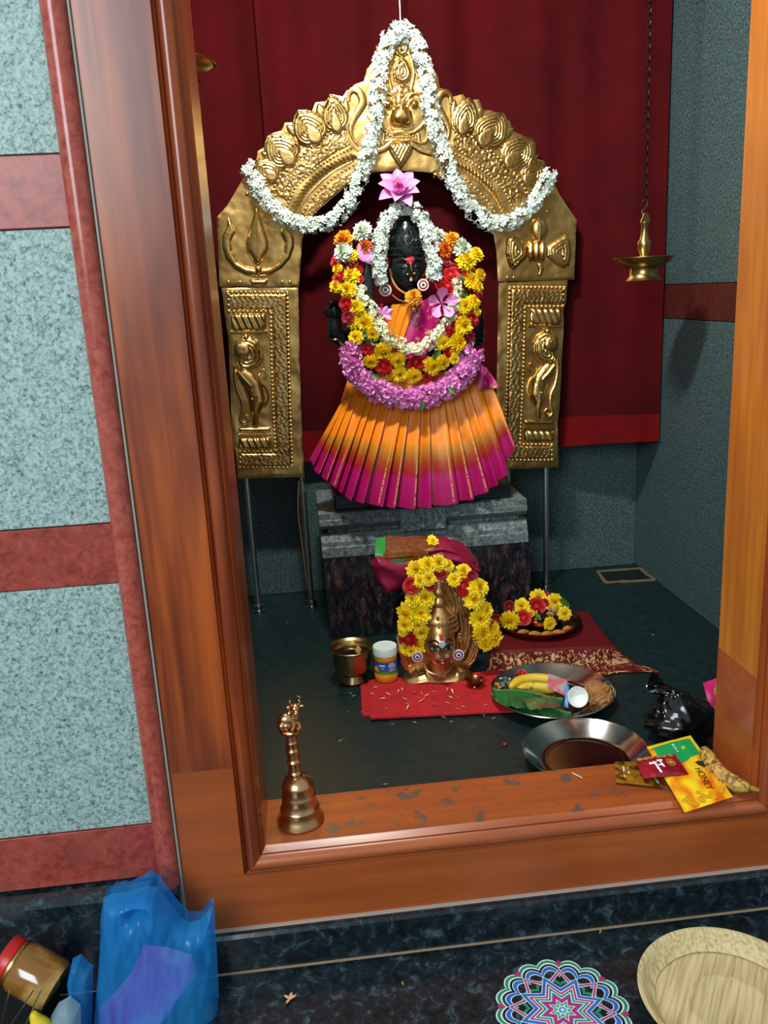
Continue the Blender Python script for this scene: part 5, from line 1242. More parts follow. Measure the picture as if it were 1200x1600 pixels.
packet('clear_packet', [ona(858, 1052, .045), ona(887, 1063, .048), ona(884, 1088, .03), ona(854, 1074, .03)], .008, mat('pink_film', '#c2606a', 0.15, var=(30, '#9aa0a4', 0.5, 0.62), coat=0.5), 'small pink and clear plastic packet leaning on the bananas')
packet('blue_packet', [ona(884, 1070, .050), ona(889, 1072, .050), ona(888, 1106, .016), ona(881, 1104, .016)], .006, mat('blue_film', '#3f93cf', 0.25), 'narrow blue packet edge beside the white coconut half', n=(8, 12))
pkd = thing('dark_packet', ona(845, 1100, .045), 'crinkled clear packet of dark contents on the betel leaf', 'packet')
cpk = ona(846, 1098, .046)
part('film', MB().grid(lambda u, v: cpk+V((u-.5)*.075, (v-.5)*.055, .007*math.sin(PI*u)*math.sin(PI*v)+.003*noise.noise(V(u*5, v*5, 7))), 16, 12), mat('clear_film', '#4f6a3c', 0.12, coat=0.6, var=(20, '#6a4034', 0.5, 0.62)), pkd, ang=60)
# half coconut
P = ona(903, 1089, .040)
cc_ = thing('coconut_half', P, 'half coconut with white flesh facing the front in the offering plate', 'coconut')
M_ = Matrix.Rotation(R_(62), 4, 'X') @ Matrix.Rotation(R_(-8), 4, 'Y')
R0 = 15.5*mpp(P)
part('shell', MB().lathe([(R0*1.05, 0), (R0*1.02, -R0*.4), (R0*.75, -R0*.85), (0, -R0*1.05)], P, 32, M=M_), mat('coconut_shell', '#4a2f1c', 0.8, bump=(60, .5)), cc_)
part('flesh', MB().lathe([(R0*1.06, 0), (R0*1.0, .0025), (R0*.86, .001), (R0*.72, -R0*.22), (R0*.4, -R0*.40), (0, -R0*.46)], P, 32, M=M_), mat('coconut_flesh', '#e3e6e2', 0.45), cc_)
P = ona(936, 1084, .030)
hk = thing('coconut_husk', P, 'tan fibrous coconut piece at the right rim of the offering plate', 'coconut')
b = MB().ball(P, (.036, .034, .027), 24, 16); b.v = [P+(x-P)*(1+.22*noise.noise((x-P)*45)) for x in b.v]
part('husk', b, mat('husk_tan', '#a8713c', 0.9, var=(60, '#7a4a24', 0.4, 0.7), bump=(110, .8)), hk, ang=80)
b = MB(); rnd = random.Random(3)
for i in range(90):
    d = V(rnd.gauss(0, 1), rnd.gauss(0, 1), rnd.gauss(.4, .8)).normalized(); t_ = d.orthogonal().normalized()
    c = P+V(d.x*.036, d.y*.034, d.z*.027)
    b.tube([c-t_*.008, c+d*.003, c+t_*.009+d*.002], [.0008, .0009, .0004], 4)
part('fibres', b, mat('husk_fibre', '#c09058', 0.9), hk, kind='stuff')
inst('rose', F_RED[0], ona(816, 1052, .026), None, (0, -.4, 1), .012, label='red rose head at the back rim of the offering plate', cat='flower')
inst('marigold', F_MAR[0], ona(775, 1073, .024), None, (0.3, -.4, 1), .011, label='orange flower at the left rim of the offering plate', cat='flower')
P = ona(789, 1073, .012); cu_ = thing('steel_cup', P, 'tiny steel cup at the left of the offering plate', 'cup')
part('cup_body', MB().lathe([(0, 0), (.011, 0), (.014, .010), (.0165, .020), (.0155, .020), (.012, .008), (0, .004)], P, 24), STEEL, cu_)
# empty steel plate
PB = atz(915, 1170, .031); PB.z = .001
steel_plate('steel_plate', PB, 97*mpp(PB), .030, 'empty steel plate with a maroon base behind the door sill', STEELB)

# ------------------------------------------------------------------ bits of petals
b = MB(); petal(b, 0, 0.15, 1.0, .22, 0, .2); PET = mesh_data('loose_petal', b, [mat('straw_petal', '#d8c08a', 0.7, rand=0.3)], ang=180)
rnd = random.Random(11)
sp_px = [(500+x/3.53, 800+y/3.53) for x, y in ((390, 1010), (430, 995), (455, 985), (480, 1035), (500, 1050), (515, 993), (545, 1020), (565, 1003), (560, 1035), (575, 1020), (545, 1048), (640, 990), (655, 1065), (700, 985), (708, 1015), (715, 1055), (760, 1022), (800, 1075), (770, 1085), (370, 1080), (478, 1090), (300, 1005), (330, 1030), (755, 940), (925, 1060), (320, 965), (735, 1000))]
lbl = 'thin straw coloured petal scattered on the red cloth'
for x, y in sp_px:
    inst('loose_petal', PET, atz(x, y, ZC+.002), None, (rnd.uniform(-.3, .3), rnd.uniform(-.3, .3), 1), rnd.uniform(.009, .017), label=lbl, cat='petal', group='straw petals on the red cloth')
b = MB(); petal(b, 0, 0.15, 1.0, .24, 0, .2); PETG = mesh_data('loose_leaf_bit', b, [mat('green_bit', '#9aa83c', 0.7, rand=0.3)], ang=180)
for x, y in ((545, 1082), (556, 1086), (470, 1091), (535, 1155), (563, 1111), (540, 1113), (606, 1225), (697, 1122), (702, 1128), (757, 1119), (775, 1121), (448, 974), (610, 1131), (735, 1136), (790, 1160), (1022, 993), (645, 1128)):
    inst('loose_petal', PETG if (x < 640 and x != 448) else PET, atz(x, y, .0025), None, (rnd.uniform(-.3, .3), rnd.uniform(-.3, .3), 1), rnd.uniform(.008, .013), label='small dry petal or leaf bit lying on the dark shrine floor', cat='petal', group='bits on the shrine floor')
part('red_seed', MB().ball(atz(789, 1163, .004), (.006, .005, .004), 10, 7), REDD, label='small dark red berry on the floor beside the empty plate', cat='berry')
# hatch with a pale rim in the back corner
hp_ = [atz(x, y, .001) for x, y in ((934, 894), (1000, 889), (1022, 907), (946, 911))]
ht_ = thing('floor_drain', (hp_[0]+hp_[2])/2, 'shallow floor drain with a rough pale rim in the back corner', 'drain')
cx_ = sum(hp_, V(0, 0, 0))/4
b = MB()
for a_, c_ in zip(hp_, hp_[1:]+hp_[:1]):
    b.tube([a_.lerp(c_, i/8)+V(.004*noise.noise(V(i, a_.x*9, 1)), .004*noise.noise(V(i, a_.x*9, 5)), .002) for i in range(9)], [.007+.003*noise.noise(V(i*2.1, a_.x*20, 0)) for i in range(9)], 6, flat=.6, flatdir=(0, 0, 1))
part('rim', b, mat('drain_rim', '#6a5a44', 0.8), ht_)
part('basin', MB().add([tuple(p+V(0, 0, .0015)) for p in hp_], [(0, 1, 2, 3)]), mat('drain_dark', '#0a1212', 0.5), ht_, smooth=False)
# wire by the second post
part('electric_wire', MB().tube(pxpath([(467, 752, 2.64), (466, 800, 2.635), (472, 850, 2.63), (478, 900, 2.63), (484, 925, 2.64), (486, 938, 2.65)], 2.64, 30), .0022, 6), mat('wire_brown', '#7a5a34', 0.6), label='thin brown wire running down beside the second steel post', cat='wire')
# ------------------------------------------------------------------ hanging lamps
lnk = MB(); lnk.tube([(0.0045*math.cos(a), 0, 0.0085*math.sin(a)) for a in [2*PI*i/14 for i in range(14)]], .0015, 5, closed=True)
LNK = mesh_data('chain_link', lnk, IRON)
def hanging_lamp(Y, px, prim, pbase, ptop, rpx, label, tilt=0.0, zmax=2.3, nl=70):
    rim = at(px, prim, Y); k = mpp(rim); zb = at(px, pbase, Y).z; z0 = rim.z
    t = thing('hanging_lamp', V(rim.x, Y, zb), label, 'lamp', 'brass oil lamps on chains')
    r = rpx*k; zt = at(px, ptop, Y).z; h = zt-z0
    Mt = Matrix.Translation(V(rim.x, Y, z0)) @ Matrix.Rotation(tilt, 4, 'Y')
    def L(prof, **kw): return MB().lathe(prof, (0, 0, 0), 40, M=Mt, **kw)
    d = z0-zb
    part('dish', L([(0, -.004), (r*.45, -.003), (r*.75, .002), (r*1.0, .004), (r*1.0, .0055), (r*.97, .006), (r*.86, -d*.12), (r*.62, -d*.36), (r*.45, -d*.45)]), BRASSL, t)
    part('foot', L([(r*.46, -d*.42), (r*.44, -d*.5), (r*.47, -d*.8), (r*.56, -d*.94), (r*.60, -d), (r*.55, -d), (0, -d*.8)]), BRASSL, t)
    part('stem', L([(r*.16, -.004), (r*.17, h*.05), (r*.13, h*.09), (r*.16, h*.14), (r*.20, h*.20), (r*.21, h*.30), (r*.22, h*.36), (r*.15, h*.44), (r*.11, h*.56), (r*.11, h*.72), (r*.14, h*.76), (r*.14, h*.80)]), BRASSL, t)
    b = MB(); b.prism([(-r*.17, h*.79), (r*.17, h*.79), (r*.13, h*.92), (r*.04, h*1.0), (-r*.05, h*.99)], -.004, .004, 'y'); b.v = [Mt @ x for x in b.v]
    part('lug', b, BRASSL, t, smooth=False, bevel=.001)
    tp = Mt @ V(0, 0, h*.98)
    part('hook', MB().tube(catmull([tp+V(x, 0, z) for x, z in ((-.006, -.004), (-.008, .006), (0, .014), (.006, .022), (.004, .032), (-.004, .034), (-.008, .028))], 24), .0018, 6), BRASSL, t)
    part('spout', MB().grid(lambda u, v: Mt @ V(r*(.88+.16*v), (u-.5)*.022*(1-.6*v), .004-.004*math.sin(PI*u)), 6, 6), BRASSL, t, ang=80)
    z = tp.z+.036; i = 0
    while z < zmax and i < nl:
        inst('chain_link', LNK, (tp.x, tp.y, z), t, (0, 0, 1), 1.0, (PI/2 if i % 2 else 0)+.3); z += .0135; i += 1
    return t, Mt
hanging_lamp(2.30, 1006, 405, 438, 332, 47, 'brass oil lamp hanging on a dark chain before the right wall', zmax=2.29)
tl, Mt = hanging_lamp(2.0, 283, 96, 122, 22, 54, 'brass oil lamp mostly hidden behind the left door jamb', tilt=R_(10), zmax=2.29)
# ------------------------------------------------------------------ hand bell on the sill
P = atz(470, 1281, ZS); k = mpp(P); zt = at(459, 1106, P.y).z-ZS
be = thing('hand_bell', P, 'brass hand bell with a seated bull finial on the door sill', 'bell')
R0 = 37*k; hb_ = zt*.40
part('bell_body', MB().lathe([(R0*.90, 0), (R0, .002), (R0*.99, .006), (R0*.90, hb_*.14), (R0*.80, hb_*.30), (R0*.815, hb_*.32), (R0*.77, hb_*.35), (R0*.70, hb_*.55), (R0*.715, hb_*.57), (R0*.68, hb_*.60), (R0*.65, hb_*.80), (R0*.665, hb_*.82), (R0*.62, hb_*.86), (R0*.55, hb_*.95), (R0*.30, hb_*1.01), (R0*.22, hb_*1.03)], P, 48), BELLM, be, ang=50)
hs, he = hb_*1.01, zt*.77
prof = []
for i in range(33):
    t = i/32; z = hs+(he-hs)*t; r = R0*(.245-.02*t)
    r *= 1+.22*math.exp(-((t-.10)/.03)**2)+.25*math.exp(-((t-.38)/.04)**2)+.30*math.exp(-((t-.62)/.05)**2)+.2*math.exp(-((t-.82)/.04)**2)+.06*math.sin(t*70)
    prof.append((r, z))
lean = Matrix.Translation(P) @ Matrix.Rotation(R_(-1.5), 4, 'Y')
part('handle', MB().lathe(prof, (0, 0, 0), 24, M=lean), BELLM, be, ang=60)
c = lean @ V(0, 0, he)
bull = part('bull_base', MB().lathe([(0, 0), (R0*.24, 0), (R0*.46, .008), (R0*.48, .012), (R0*.40, .014), (0, .015)], c, 28), BELLM, be)
b = MB(); c2 = c+V(0, 0, .014)
b.ball(c2+V(-.005, 0, .016), (.0175, .011, .014), 16, 10); b.ball(c2+V(.008, 0, .019), (.010, .0095, .014), 14, 9)
b.tube([c2+V(.008, 0, .024), c2+V(.011, -.002, .036), c2+V(.012, -.004, .040)], [.009, .008, .007], 10)
b.ball(c2+V(.012, -.006, .041), (.009, .010, .009), 14, 9); b.ball(c2+V(.013, -.015, .036), (.006, .007, .0055), 12, 8)
for s in (-1, 1):
    b.tube([c2+V(.012+s*.006, -.004, .047), c2+V(.012+s*.010, -.005, .053), c2+V(.012+s*.007, -.006, .058)], [.0032, .0026, .0012], 6)
    b.ball(c2+V(.012+s*.012, -.003, .042), (.005, .002, .003), 8, 6)
    b.tube([c2+V(.010+s*.004, -.006, .012), c2+V(.012+s*.006, -.014, .006), c2+V(.008+s*.005, -.018, .003)], [.005, .004, .0035], 8)
    b.ball(c2+V(-.010+s*.004, -.008, .008), (.009, .006, .008), 10, 7)
b.ball(c2+V(.001, 0, .029), (.007, .006, .006), 10, 7)
part('bull', b, BELLM, bull, ang=80)

# ------------------------------------------------------------------ packets and fruit at the right end of the sill
def sill_pt(px, py, z): return atz(px, py, z)
def honey_mat():
    m = bpy.data.materials.new('honey_pouch_print'); m.use_nodes = True
    nt = m.node_tree; N = nt.nodes; L = nt.links; bs = N['Principled BSDF']; bs.inputs['Roughness'].default_value = 0.28; bs.inputs['Coat Weight'].default_value = 0.4
    uv = N.new('ShaderNodeUVMap'); n = N.new('ShaderNodeTexNoise'); n.inputs['Scale'].default_value = 3.2; n.inputs['Detail'].default_value = 1; L.new(uv.outputs[0], n.inputs['Vector'])
    r = ramp_node(N, [(0.36, '#d86a10'), (0.48, '#f0a512'), (0.58, '#f2d020')]); L.new(n.outputs['Fac'], r.inputs['Fac'])
    L.new(r.outputs['Color'], bs.inputs['Base Color']); return m
hc4 = [sill_pt(1010, 1167, .070), sill_pt(1079, 1149, .072), sill_pt(1145, 1245, .062), sill_pt(1070, 1270, .060)]
hon, hf, hn = packet('honey_pouch', hc4, .016, honey_mat(), 'yellow and orange honey pouch with a green panel on the sill', n=(26, 36), wr=.0016)
def on_pouch(f, poly, off, step=.03):
    vs, fs, _ = cdt(poly, step); nn = hn
    return MB().add([f(x, y)+nn*off for x, y in vs], [tuple(int(i) for i in q) for q in fs])
part('green_panel', on_pouch(hf, [(.10, .06), (.90, .06), (.93, .34), (.70, .36), (.48, .42), (.30, .40), (.08, .34)], .0008), mat('green_print', '#1aa055', 0.3), hon)
part('border_strip', on_pouch(hf, [(.92, .02), (.985, .02), (.985, .62), (.955, .5)], .0007), mat('yellow_print', '#e6e022', 0.3), hon)
part('border_strip', on_pouch(hf, [(.015, .02), (.985, .02), (.985, .055), (.015, .055)], .0007), mat('yellow_print', '#e6e022', 0.3), hon)
part('hang_hole', on_pouch(hf, [(.70, .45), (.78, .44), (.82, .46), (.90, .46), (.92, .50), (.86, .54), (.80, .55), (.72, .50)], .0009), mat('hole_dark', '#15100c', 0.8), hon)
tv, tf = text_verts('HONEY', 1.0)
xs = [p[0] for p in tv]; tw = max(xs)-min(xs)
# lettering runs down the pouch
part('lettering', MB().add([hf(.66+p[1]*.20+0.0*p[0], .70+p[0]/tw*.30)+hn*.0012 for p in tv], tf), mat('brown_print', '#4a2408', 0.5), hon, smooth=False, label='brown lettering HONEY')
b = MB()
for i, (x, y, w_, h_) in enumerate(((.50, .11, .05, .02), (.50, .14, .035, .015), (.505, .17, .05, .015), (.50, .20, .03, .02), (.505, .235, .045, .015))):
    b.add([hf(x-w_/2, y-h_/2)+hn*.0013, hf(x+w_/2, y-h_/2)+hn*.0013, hf(x+w_/2, y+h_/2)+hn*.0013, hf(x-w_/2, y+h_/2)+hn*.0013], [(0, 1, 2, 3)])
part('panel_script', b, mat('white_print', '#dfe8ef', 0.5), hon, smooth=False)
b = MB()
for i in range(5):
    a = 2*PI*i/5; b.add([hf(.66, .20)+hn*.0014]+[hf(.66+.045*math.cos(a+q)*r_, .20+.026*math.sin(a+q)*r_)+hn*.0014 for q, r_ in ((-.4, .8), (0, 1.1), (.4, .8))], [(0, 1, 2, 3)])
part('panel_flower', b, mat('yellow_print', '#e6e022', 0.3), hon, smooth=False)
b = MB(); rnd = random.Random(8)
for i in range(26):
    b.ball(hf(rnd.uniform(.08, .92), rnd.uniform(.84, .96))+hn*.001, (.0045, .0045, .0025), 6, 4)
part('honeycomb_print', b, mat('honey_drop', '#d8a010', 0.15, coat=.8), hon)
# gold sachet
gs, gf, gn = packet('gold_sachet', [sill_pt(961, 1190, .055), sill_pt(1012, 1190, .056), sill_pt(1036, 1230, .056), sill_pt(962, 1223, .054)], .006, mat('gold_foil', '#b07c22', 0.3, 0.5, var=(60, '#5c3410', 0.5, 0.62)), 'crumpled gold foil sachet on the sill under the red sachet', n=(22, 16), wr=.002)
def pz(f, n_, x, y, w_, h_, off=.0012): return MB().add([f(x-w_/2, y-h_/2)+n_*off, f(x+w_/2, y-h_/2)+n_*off, f(x+w_/2, y+h_/2)+n_*off, f(x-w_/2, y+h_/2)+n_*off], [(0, 1, 2, 3)])
part('print_mark', pz(gf, gn, .22, .52, .05, .45), mat('cream_print', '#d9cdb0', 0.5), gs, smooth=False)
part('print_mark', pz(gf, gn, .33, .48, .04, .30), mat('cream_print', '#d9cdb0', 0.5), gs, smooth=False)
part('print_mark', pz(gf, gn, .93, .72, .05, .36), mat('cream_print', '#d9cdb0', 0.5), gs, smooth=False)
# red sachet
rs, rf, rn = packet('red_sachet', [sill_pt(991, 1186, .074), sill_pt(1054, 1178, .082), sill_pt(1076, 1210, .074), sill_pt(1006, 1217, .066)], .010, mat('red_foil', '#a00f26', 0.25, 0.2, var=(20, '#7a0c1c', 0.45, 0.65)), 'dark red foil sachet with white marks lying on the honey pouch', n=(24, 16), wr=.0015)
def on_r(poly, off, step=.04):
    vs, fs, _ = cdt(poly, step); return MB().add([rf(x, y)+rn*off for x, y in vs], [tuple(int(i) for i in q) for q in fs])
W_ = mat('white_print', '#dfe8ef', 0.5)
b = MB()
for poly in ([(.36, .34), (.41, .34), (.46, .86), (.41, .88)], [(.26, .38), (.44, .36), (.44, .44), (.27, .46)], [(.50, .28), (.545, .28), (.58, .66), (.54, .66)], [(.46, .30), (.60, .28), (.60, .35), (.46, .37)], [(.44, .50), (.56, .52), (.56, .58), (.45, .57)]):
    q = on_r(poly, .0012); b.add(q.v, q.f)
part('print_mark', b, W_, rs, smooth=False)
GLP = mat('gold_print', '#c49a48', 0.35, 0.4)
for r_, m_ in ((.15, GLP), (.11, mat('red_print', '#8a1420', 0.4)), (.075, GLP)):
    part('round_emblem', on_r(ell(.76, .46, r_*.62, r_*1.35, 18), .0013+(.15-r_)*.01), m_, rs, smooth=False)
for x in (.12, .26, .40, .56, .70, .86):
    part('scallop_print', on_r(ell(x, .10, .075, .085, 12), .0011), GLP, rs, smooth=False)
# spotted banana at the right jamb
SPB = mat('spotted_banana', '#c9a24a', 0.55, var=(130, '#6a421c', 0.44, 0.62, 6))
bq = [sill_pt(1100, 1170, .075), sill_pt(1108, 1187, .073), sill_pt(1124, 1208, .069), sill_pt(1148, 1224, .066), sill_pt(1172, 1231, .064)]
banana('spotted_banana', bq, .0158, SPB, 'brown spotted banana lying on the sill against the right jamb')
part('paper_slip', MB().grid(lambda u, v: sill_pt(893+16*u+2*v, 1206+8*u+3*v, ZS+.0015+.001*math.sin(u*3)), 5, 4), mat('white_paper', '#c8cac8', 0.6), label='tiny white slip on the sill near the gold sachet', cat='paper')
# ------------------------------------------------------------------ black plastic bag behind the sill
P = atz(1068, 1160, 0); P.z = 0
BLKP = mat('black_plastic', '#07090c', 0.16, spec=0.7)
bb = thing('black_plastic_bag', P, 'knotted glossy black plastic bag behind the honey pouch', 'bag')
c = P+V(.004, .02, .044)
def bag(u, v):
    th, ph = 2*PI*u, PI*v
    d = V(math.sin(ph)*math.cos(th), math.sin(ph)*math.sin(th), -math.cos(ph))
    r = 1+.10*noise.noise(d*2.2+V(3, 1, 7))+.12*abs(noise.noise(V(th*2.0, ph*1.2, 4)))+.05*noise.noise(d*7)
    p = c+V(d.x*.078*r, d.y*.062*r, d.z*.044*r+max(0, d.z)**4*.026)
    if d.z > .6: p.x -= .020*(d.z-.6)/.4
    p.z = max(p.z, .001); return p
part('bag_body', MB().grid(bag, 64, 44, True), BLKP, bb, ang=40)
tp = c+V(-.020, 0, .068); tip = at(1012, 1066, tp.y+.03)
part('knot', MB().ball(tp, (.013, .012, .010), 12, 8), BLKP, bb)
def neck(u, v):
    p = tp.lerp(tip, v); a = 2*PI*u; r = (.006+.013*v)*(1+.45*math.sin(a*5+v*9)*(.3+v)); ax = (tip-tp).normalized(); e1 = ax.orthogonal().normalized(); e2 = ax.cross(e1)
    return p+e1*(math.cos(a)*r)+e2*(math.sin(a)*r)
part('twisted_neck', MB().grid(neck, 50, 22, True), BLKP, bb, ang=40)
P = atz(1112, 1118, 0)
pk2, _f2, _n2 = packet('bright_packet', [V(P.x-.015, P.y+.02, .075), V(P.x+.05, P.y+.04, .080), V(P.x+.06, P.y-.01, .012), V(P.x-.01, P.y-.015, .012)], .02, mat('pink_green_film', '#c8246a', 0.3, var=(30, '#7ac040', 0.5, 0.56)), 'pink and green packet behind the black bag by the right jamb')

# ------------------------------------------------------------------ hall floor: palm leaf plate, sticker, bags
PC = atz(1140, 1572, ZH+.002); PC.z = ZH+.001
PLM_ = mat('palm_leaf', '#cdbb8c', 0.7, var=(170, '#9c8858', 0.42, 0.72), stretch=(1, .04, 1), bump=(120, .25))
rp = .147
pp_ = thing('palm_leaf_plate', PC, 'round pale palm leaf plate on the black granite floor', 'plate')
part('rim', MB().lathe([(rp*.80, .003), (rp*.86, .008), (rp*.93, .028), (rp*.955, .031), (rp*1.0, .030), (rp*1.0, .0285), (rp*.95, .027), (rp*.86, .002), (rp*.80, 0)], PC, 80), PLM_, pp_, ang=60)
cp_ = PLM_
MZ = Matrix.Rotation(R_(-35), 4, 'Z')
pl_o = part('plate_floor', MB().lathe([(0, .0035), (rp*.40, .0035), (rp*.43, .0055), (rp*.46, .0035), (rp*.805, .003)], (0, 0, 0), 80), PLM_, None, ang=60)
pl_o.parent = pp_; pl_o.location = (0, 0, 0); pl_o.rotation_euler = (0, 0, R_(-35))
# round rangoli sticker
KC = atz(879, 1579, ZH); Rk = .112
ks = thing('rangoli_sticker', KC, 'round rangoli sticker in green, blue and magenta on the granite floor', 'sticker')
CW, CG, CB, CM = mat('sticker_white', '#c9e0e2', 0.5), mat('sticker_green', '#15805f', 0.5), mat('sticker_blue', '#1c62b8', 0.5), mat('sticker_magenta', '#b01a66', 0.5)
def closed_pts(fn, n=240): return [(fn(2*PI*i/n)*math.cos(2*PI*i/n+.16), fn(2*PI*i/n)*math.sin(2*PI*i/n+.16)) for i in range(n)]
def poly_band(outer_, inner_, z, m, nm):
    n = len(outer_); vs = [KC+V(x*Rk, y*Rk, z) for x, y in outer_]+[KC+V(x*Rk, y*Rk, z) for x, y in inner_]
    return part(nm, MB().add(vs, [(i, (i+1) % n, n+(i+1) % n, n+i) for i in range(n)]), m, ks, smooth=False)
scal = lambda R, d, n, p=1.0: (lambda a: R-d*(1-abs(math.sin(a*n/2))**p))
def star(R, d, n=8, ph=0.0):
    def f(a):
        t = ((a*n/(2*PI)+ph) % 1.0); t = abs(2*t-1); rO, rI = R, R-d; b_ = PI/n
        # straight edge between the outer and the inner corner
        a_ = (1-t)*b_; return rO*rI*math.sin(b_)/(rO*math.sin(b_-(b_-a_))*0+rI*math.sin(a_ if False else b_-a_)+rO*math.sin(a_))
    return f
def band(f1, f2, z, m, nm): return poly_band(closed_pts(f1), closed_pts(f2), z, m, nm)
sh = lambda f, k_: (lambda a: f(a)*k_)
su = lambda f, k_: (lambda a: f(a)-k_)
s0 = scal(1.0, .10, 16, .8)
band(s0, su(s0, .10), .0003, CW, 'outer_scallops'); band(su(s0, .022), su(s0, .072), .0005, CG, 'green_scallops')
s1 = scal(.86, .13, 16, .8)
band(s1, su(s1, .10), .0004, CW, 'inner_scallops'); band(su(s1, .016), su(s1, .084), .0005, CB, 'blue_scallops')
s2 = star(.80, .26, 8, .5)
band(s2, su(s2, .085), .0006, CW, 'petal_ring'); band(su(s2, .018), su(s2, .065), .0008, CM, 'magenta_ring')
s3 = scal(.63, .12, 8, .7)
s3b = lambda a: s3(a+PI/8)
band(s3b, su(s3b, .06), .0005, CG, 'green_arcs')
cur = .68
for i, (m_, w_) in enumerate(((CW, .022), (CB, .095), (CW, .03), (CM, .06), (CW, .03), (CG, .06), (CW, .035), (CB, .03), (CM, .10), (CW, .03), (CG, .05), (CW, .02))):
    fo, fi = star(cur, .24*cur/.68+.02), star(cur-w_, .24*(cur-w_)/.68+.02); band(fo, fi, .0010+.00002*i, m_, 'star_band'); cur -= w_
band(star(cur, cur*.45), lambda a: .05, .0014, mat('sticker_pale', '#9fd8d4', 0.5), 'star_centre'); band(lambda a: .05, lambda a: .03, .0015, CB, 'centre_ring'); band(lambda a: .03, lambda a: .0005, .0015, CW, 'centre_dot')
for i in range(8):
    a = 2*PI*i/8+.16+PI/8; e, t = V(math.cos(a), math.sin(a), 0), V(-math.sin(a), math.cos(a), 0)
    q = KC+e*(.905*Rk)+V(0, 0, .0009)
    part('diamond', MB().add([q-e*.055*Rk, q+t*.055*Rk+e*.02*Rk, q+e*.06*Rk, q-t*.055*Rk+e*.02*Rk], [(0, 1, 2, 3)]), CM, ks, smooth=False)
# loose bits on the hall floor
inst('loose_petal', PETG, atz(937, 1459, ZH+.002), None, (0, .2, 1), .014, label='yellow petal on the granite floor left of the palm plate', cat='petal')
inst('loose_petal', PETG, atz(628, 1533, ZH+.002), None, (.2, 0, 1), .011, label='yellow green leaf bit on the dark granite floor', cat='petal')
o = thing('dried_flower', atz(453, 1561, ZH), 'small tan dried flower on the dark granite floor', 'flower')
for i, a in enumerate((.4, 1.3, 2.5, 4.2)):
    q = atz(453, 1561, ZH+.003); part('petal', MB().tube([q, q+V(math.cos(a), math.sin(a), .3)*.007, q+V(math.cos(a), math.sin(a), .2)*.012], [.002, .003, .001], 5, flat=.5, flatdir=(0, 0, 1)), mat('dried_petal', '#c89a66', 0.7), o)

# blue carrier bag leaning on the riser
def film(name, col, a, rough=.2):
    m = bpy.data.materials.new(name); m.use_nodes = True
    nt = m.node_tree; N = nt.nodes; L = nt.links; bs = N['Principled BSDF']
    bs.inputs['Base Color'].default_value = S(col); bs.inputs['Roughness'].default_value = rough
    bs.inputs['Specular IOR Level'].default_value = 0.6
    tr = N.new('ShaderNodeBsdfTransparent'); tr.inputs[0].default_value = S('#dcf0fb'); tl_ = N.new('ShaderNodeBsdfTranslucent'); tl_.inputs[0].default_value = S(col)
    m1 = N.new('ShaderNodeMixShader'); m1.inputs[0].default_value = .45; L.new(bs.outputs[0], m1.inputs[1]); L.new(tl_.outputs[0], m1.inputs[2])
    m2 = N.new('ShaderNodeMixShader'); m2.inputs[0].default_value = a; L.new(m1.outputs[0], m2.inputs[1]); L.new(tr.outputs[0], m2.inputs[2])
    L.new(m2.outputs[0], N['Material Output'].inputs['Surface']); return m
BLUE = film('blue_bag_film', '#34aefc', .46)
YBG = 1.225
cb = thing('blue_carrier_bag', V(at(245, 1600, YBG).x, YBG, ZH), 'translucent blue plastic carrier bag leaning by the red stone strip', 'bag')
outl = [(146, 1660), (148, 1590), (154, 1520), (157, 1470), (158, 1430), (162, 1402), (176, 1396), (196, 1394), (216, 1388), (232, 1384), (246, 1386), (258, 1400), (272, 1418), (284, 1434), (297, 1441), (312, 1437), (322, 1427), (331, 1416), (334, 1440), (337, 1500), (341, 1580), (344, 1660)]
slot = [(205, 1412), (216, 1406), (228, 1402), (231, 1408), (220, 1414), (208, 1421)]
crk = lambda x, z, d: .010*noise.noise(V(x*9, z*5, 1))+.016*abs(noise.noise(V(x*26+z*5, z*4, 4)))+.007*abs(noise.noise(V(x*60-z*12, z*14, 9)))
part('front_sheet', relief(MB(), outl, YBG, .034, 30, 3, crk, holes=[slot]), BLUE, cb, ang=50)
bk = MB(); relief(bk, outl, YBG, .010, 30, 6, crk, holes=[slot]); bk.v = [V(v.x, 2*YBG+.012-v.y+.01, v.z) for v in bk.v]
bag_back = part('back_sheet', bk, BLUE, cb, ang=50)
mg = thing('magenta_packet', V(at(235, 1600, YBG).x, YBG+.005, ZH), 'magenta and lilac packet inside the blue bag', 'packet')
part('packet_body', relief(MB(), [(152, 1655), (153, 1575), (180, 1550), (205, 1520), (225, 1476), (262, 1480), (300, 1492), (308, 1520), (280, 1560), (255, 1600), (252, 1655)], YBG-.002, .016, 14, 4, lambda x, z, d: .004*noise.noise(V(x*28, z*20, 3))), mat('magenta_film', '#d62fb4', 0.3, var=(9, '#cfa6dc', 0.48, 0.6)), mg, ang=50)
tb = thing('small_blue_bag', V(at(135, 1600, 1.21).x, 1.21, ZH), 'small crumpled pale blue plastic bag left of the carrier bag', 'bag')
part('sheet', relief(MB(), [(108, 1660), (112, 1560), (108, 1520), (114, 1497), (127, 1490), (138, 1503), (146, 1508), (145, 1580), (142, 1660)], 1.205, .022, 12, 3, crk), BLUE, tb, ang=50)
wp = thing('clear_plastic_wrap', V(at(100, 1600, 1.16).x, 1.16, ZH), 'crumpled whitish clear plastic wrap at the lower left corner', 'wrap')
part('sheet', relief(MB(), [(70, 1655), (78, 1590), (92, 1566), (110, 1556), (126, 1570), (128, 1655)], 1.165, .024, 12, 3, lambda x, z, d: .008*abs(noise.noise(V(x*40, z*40, 2)))), film('pale_film', '#bfe0ea', .3), wp, ang=30)
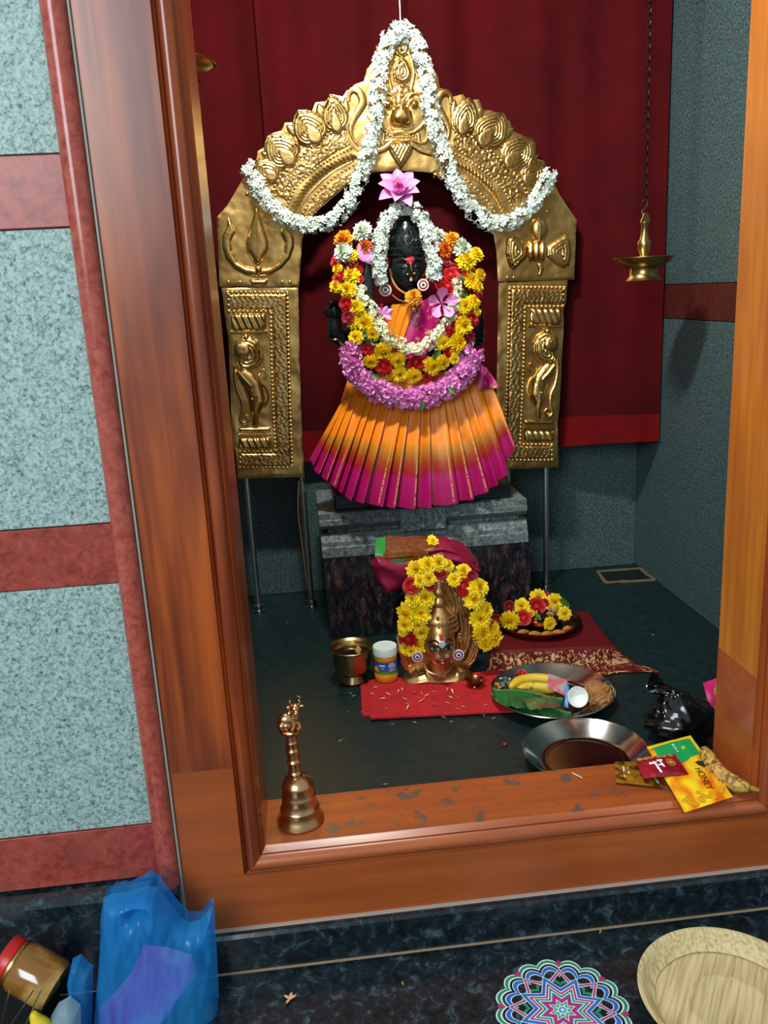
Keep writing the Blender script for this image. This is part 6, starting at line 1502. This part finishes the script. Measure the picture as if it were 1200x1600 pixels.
yb_ = thing('yellow_fruit', V(at(60, 1600, 1.15).x, 1.15, ZH), 'bright yellow fruit tip at the bottom left edge', 'fruit')
part('fruit', MB().tube(pxpath([(52, 1582, 1.145), (56, 1592, 1.145), (66, 1606, 1.145), (90, 1640, 1.145)], 1.145, 20), [.004+.0009*min(12, i) for i in range(20)], 10), mat('bright_yellow', '#e8cc18', 0.45), yb_)
# jar with a red lid lying on its side
JP = at(46, 1518, 1.215)
jt = thing('red_lid_jar', V(JP.x, JP.y, JP.z-.035), 'glass jar of honey brown contents with a red lid at the left edge', 'jar')
dj = (at(92, 1542, 1.20)-at(8, 1494, 1.225)).normalized()
Mj = Matrix.Translation(at(10, 1497, 1.222)) @ dj.to_track_quat('Z', 'Y').to_matrix().to_4x4()
rj = 38*mpp(JP)
part('jar_body', MB().lathe([(rj*.80, .012), (rj*.86, .018), (rj, .028), (rj, .085), (rj*.94, .094), (0, .096)], (0, 0, 0), 36, M=Mj), mat('honey_glass', '#8a5a1c', 0.12, var=(14, '#c29a50', 0.5, 0.65), coat=.8), jt)
part('lid', MB().lathe([(0, -.006), (rj*.86, -.006), (rj*.93, -.002), (rj*.93, .012), (rj*.88, .014)], (0, 0, 0), 36, M=Mj), mat('red_lid', '#c41a14', 0.35), jt)
part('neck_ring', MB().lathe([(rj*.86, .013), (rj*.95, .015), (rj*.95, .019), (rj*.86, .021)], (0, 0, 0), 36, M=Mj), BRASSL, jt)
bs_ = thing('wire_basket', V(at(20, 1600, 1.2).x, 1.19, ZH), 'dark basket with thin grey wires under the red lid jar', 'basket')
b = MB(); jx = at(15, 1570, 1.2).x
part('basket_body', MB().prism([(jx-.12, ZH), (jx+.055, ZH), (jx+.045, JP.z-.075), (jx-.12, JP.z-.075)], 1.15, 1.275, 'y'), mat('dark_basket', '#15120f', 0.6), bs_, smooth=False)
for x0, x1 in ((2, 14), (18, 52), (40, 64)):
    part('wire', MB().tube([at(x0+(x1-x0)*.0, 1600, 1.146), at(x1, 1548, 1.146)], .0012, 6), STEEL, bs_)
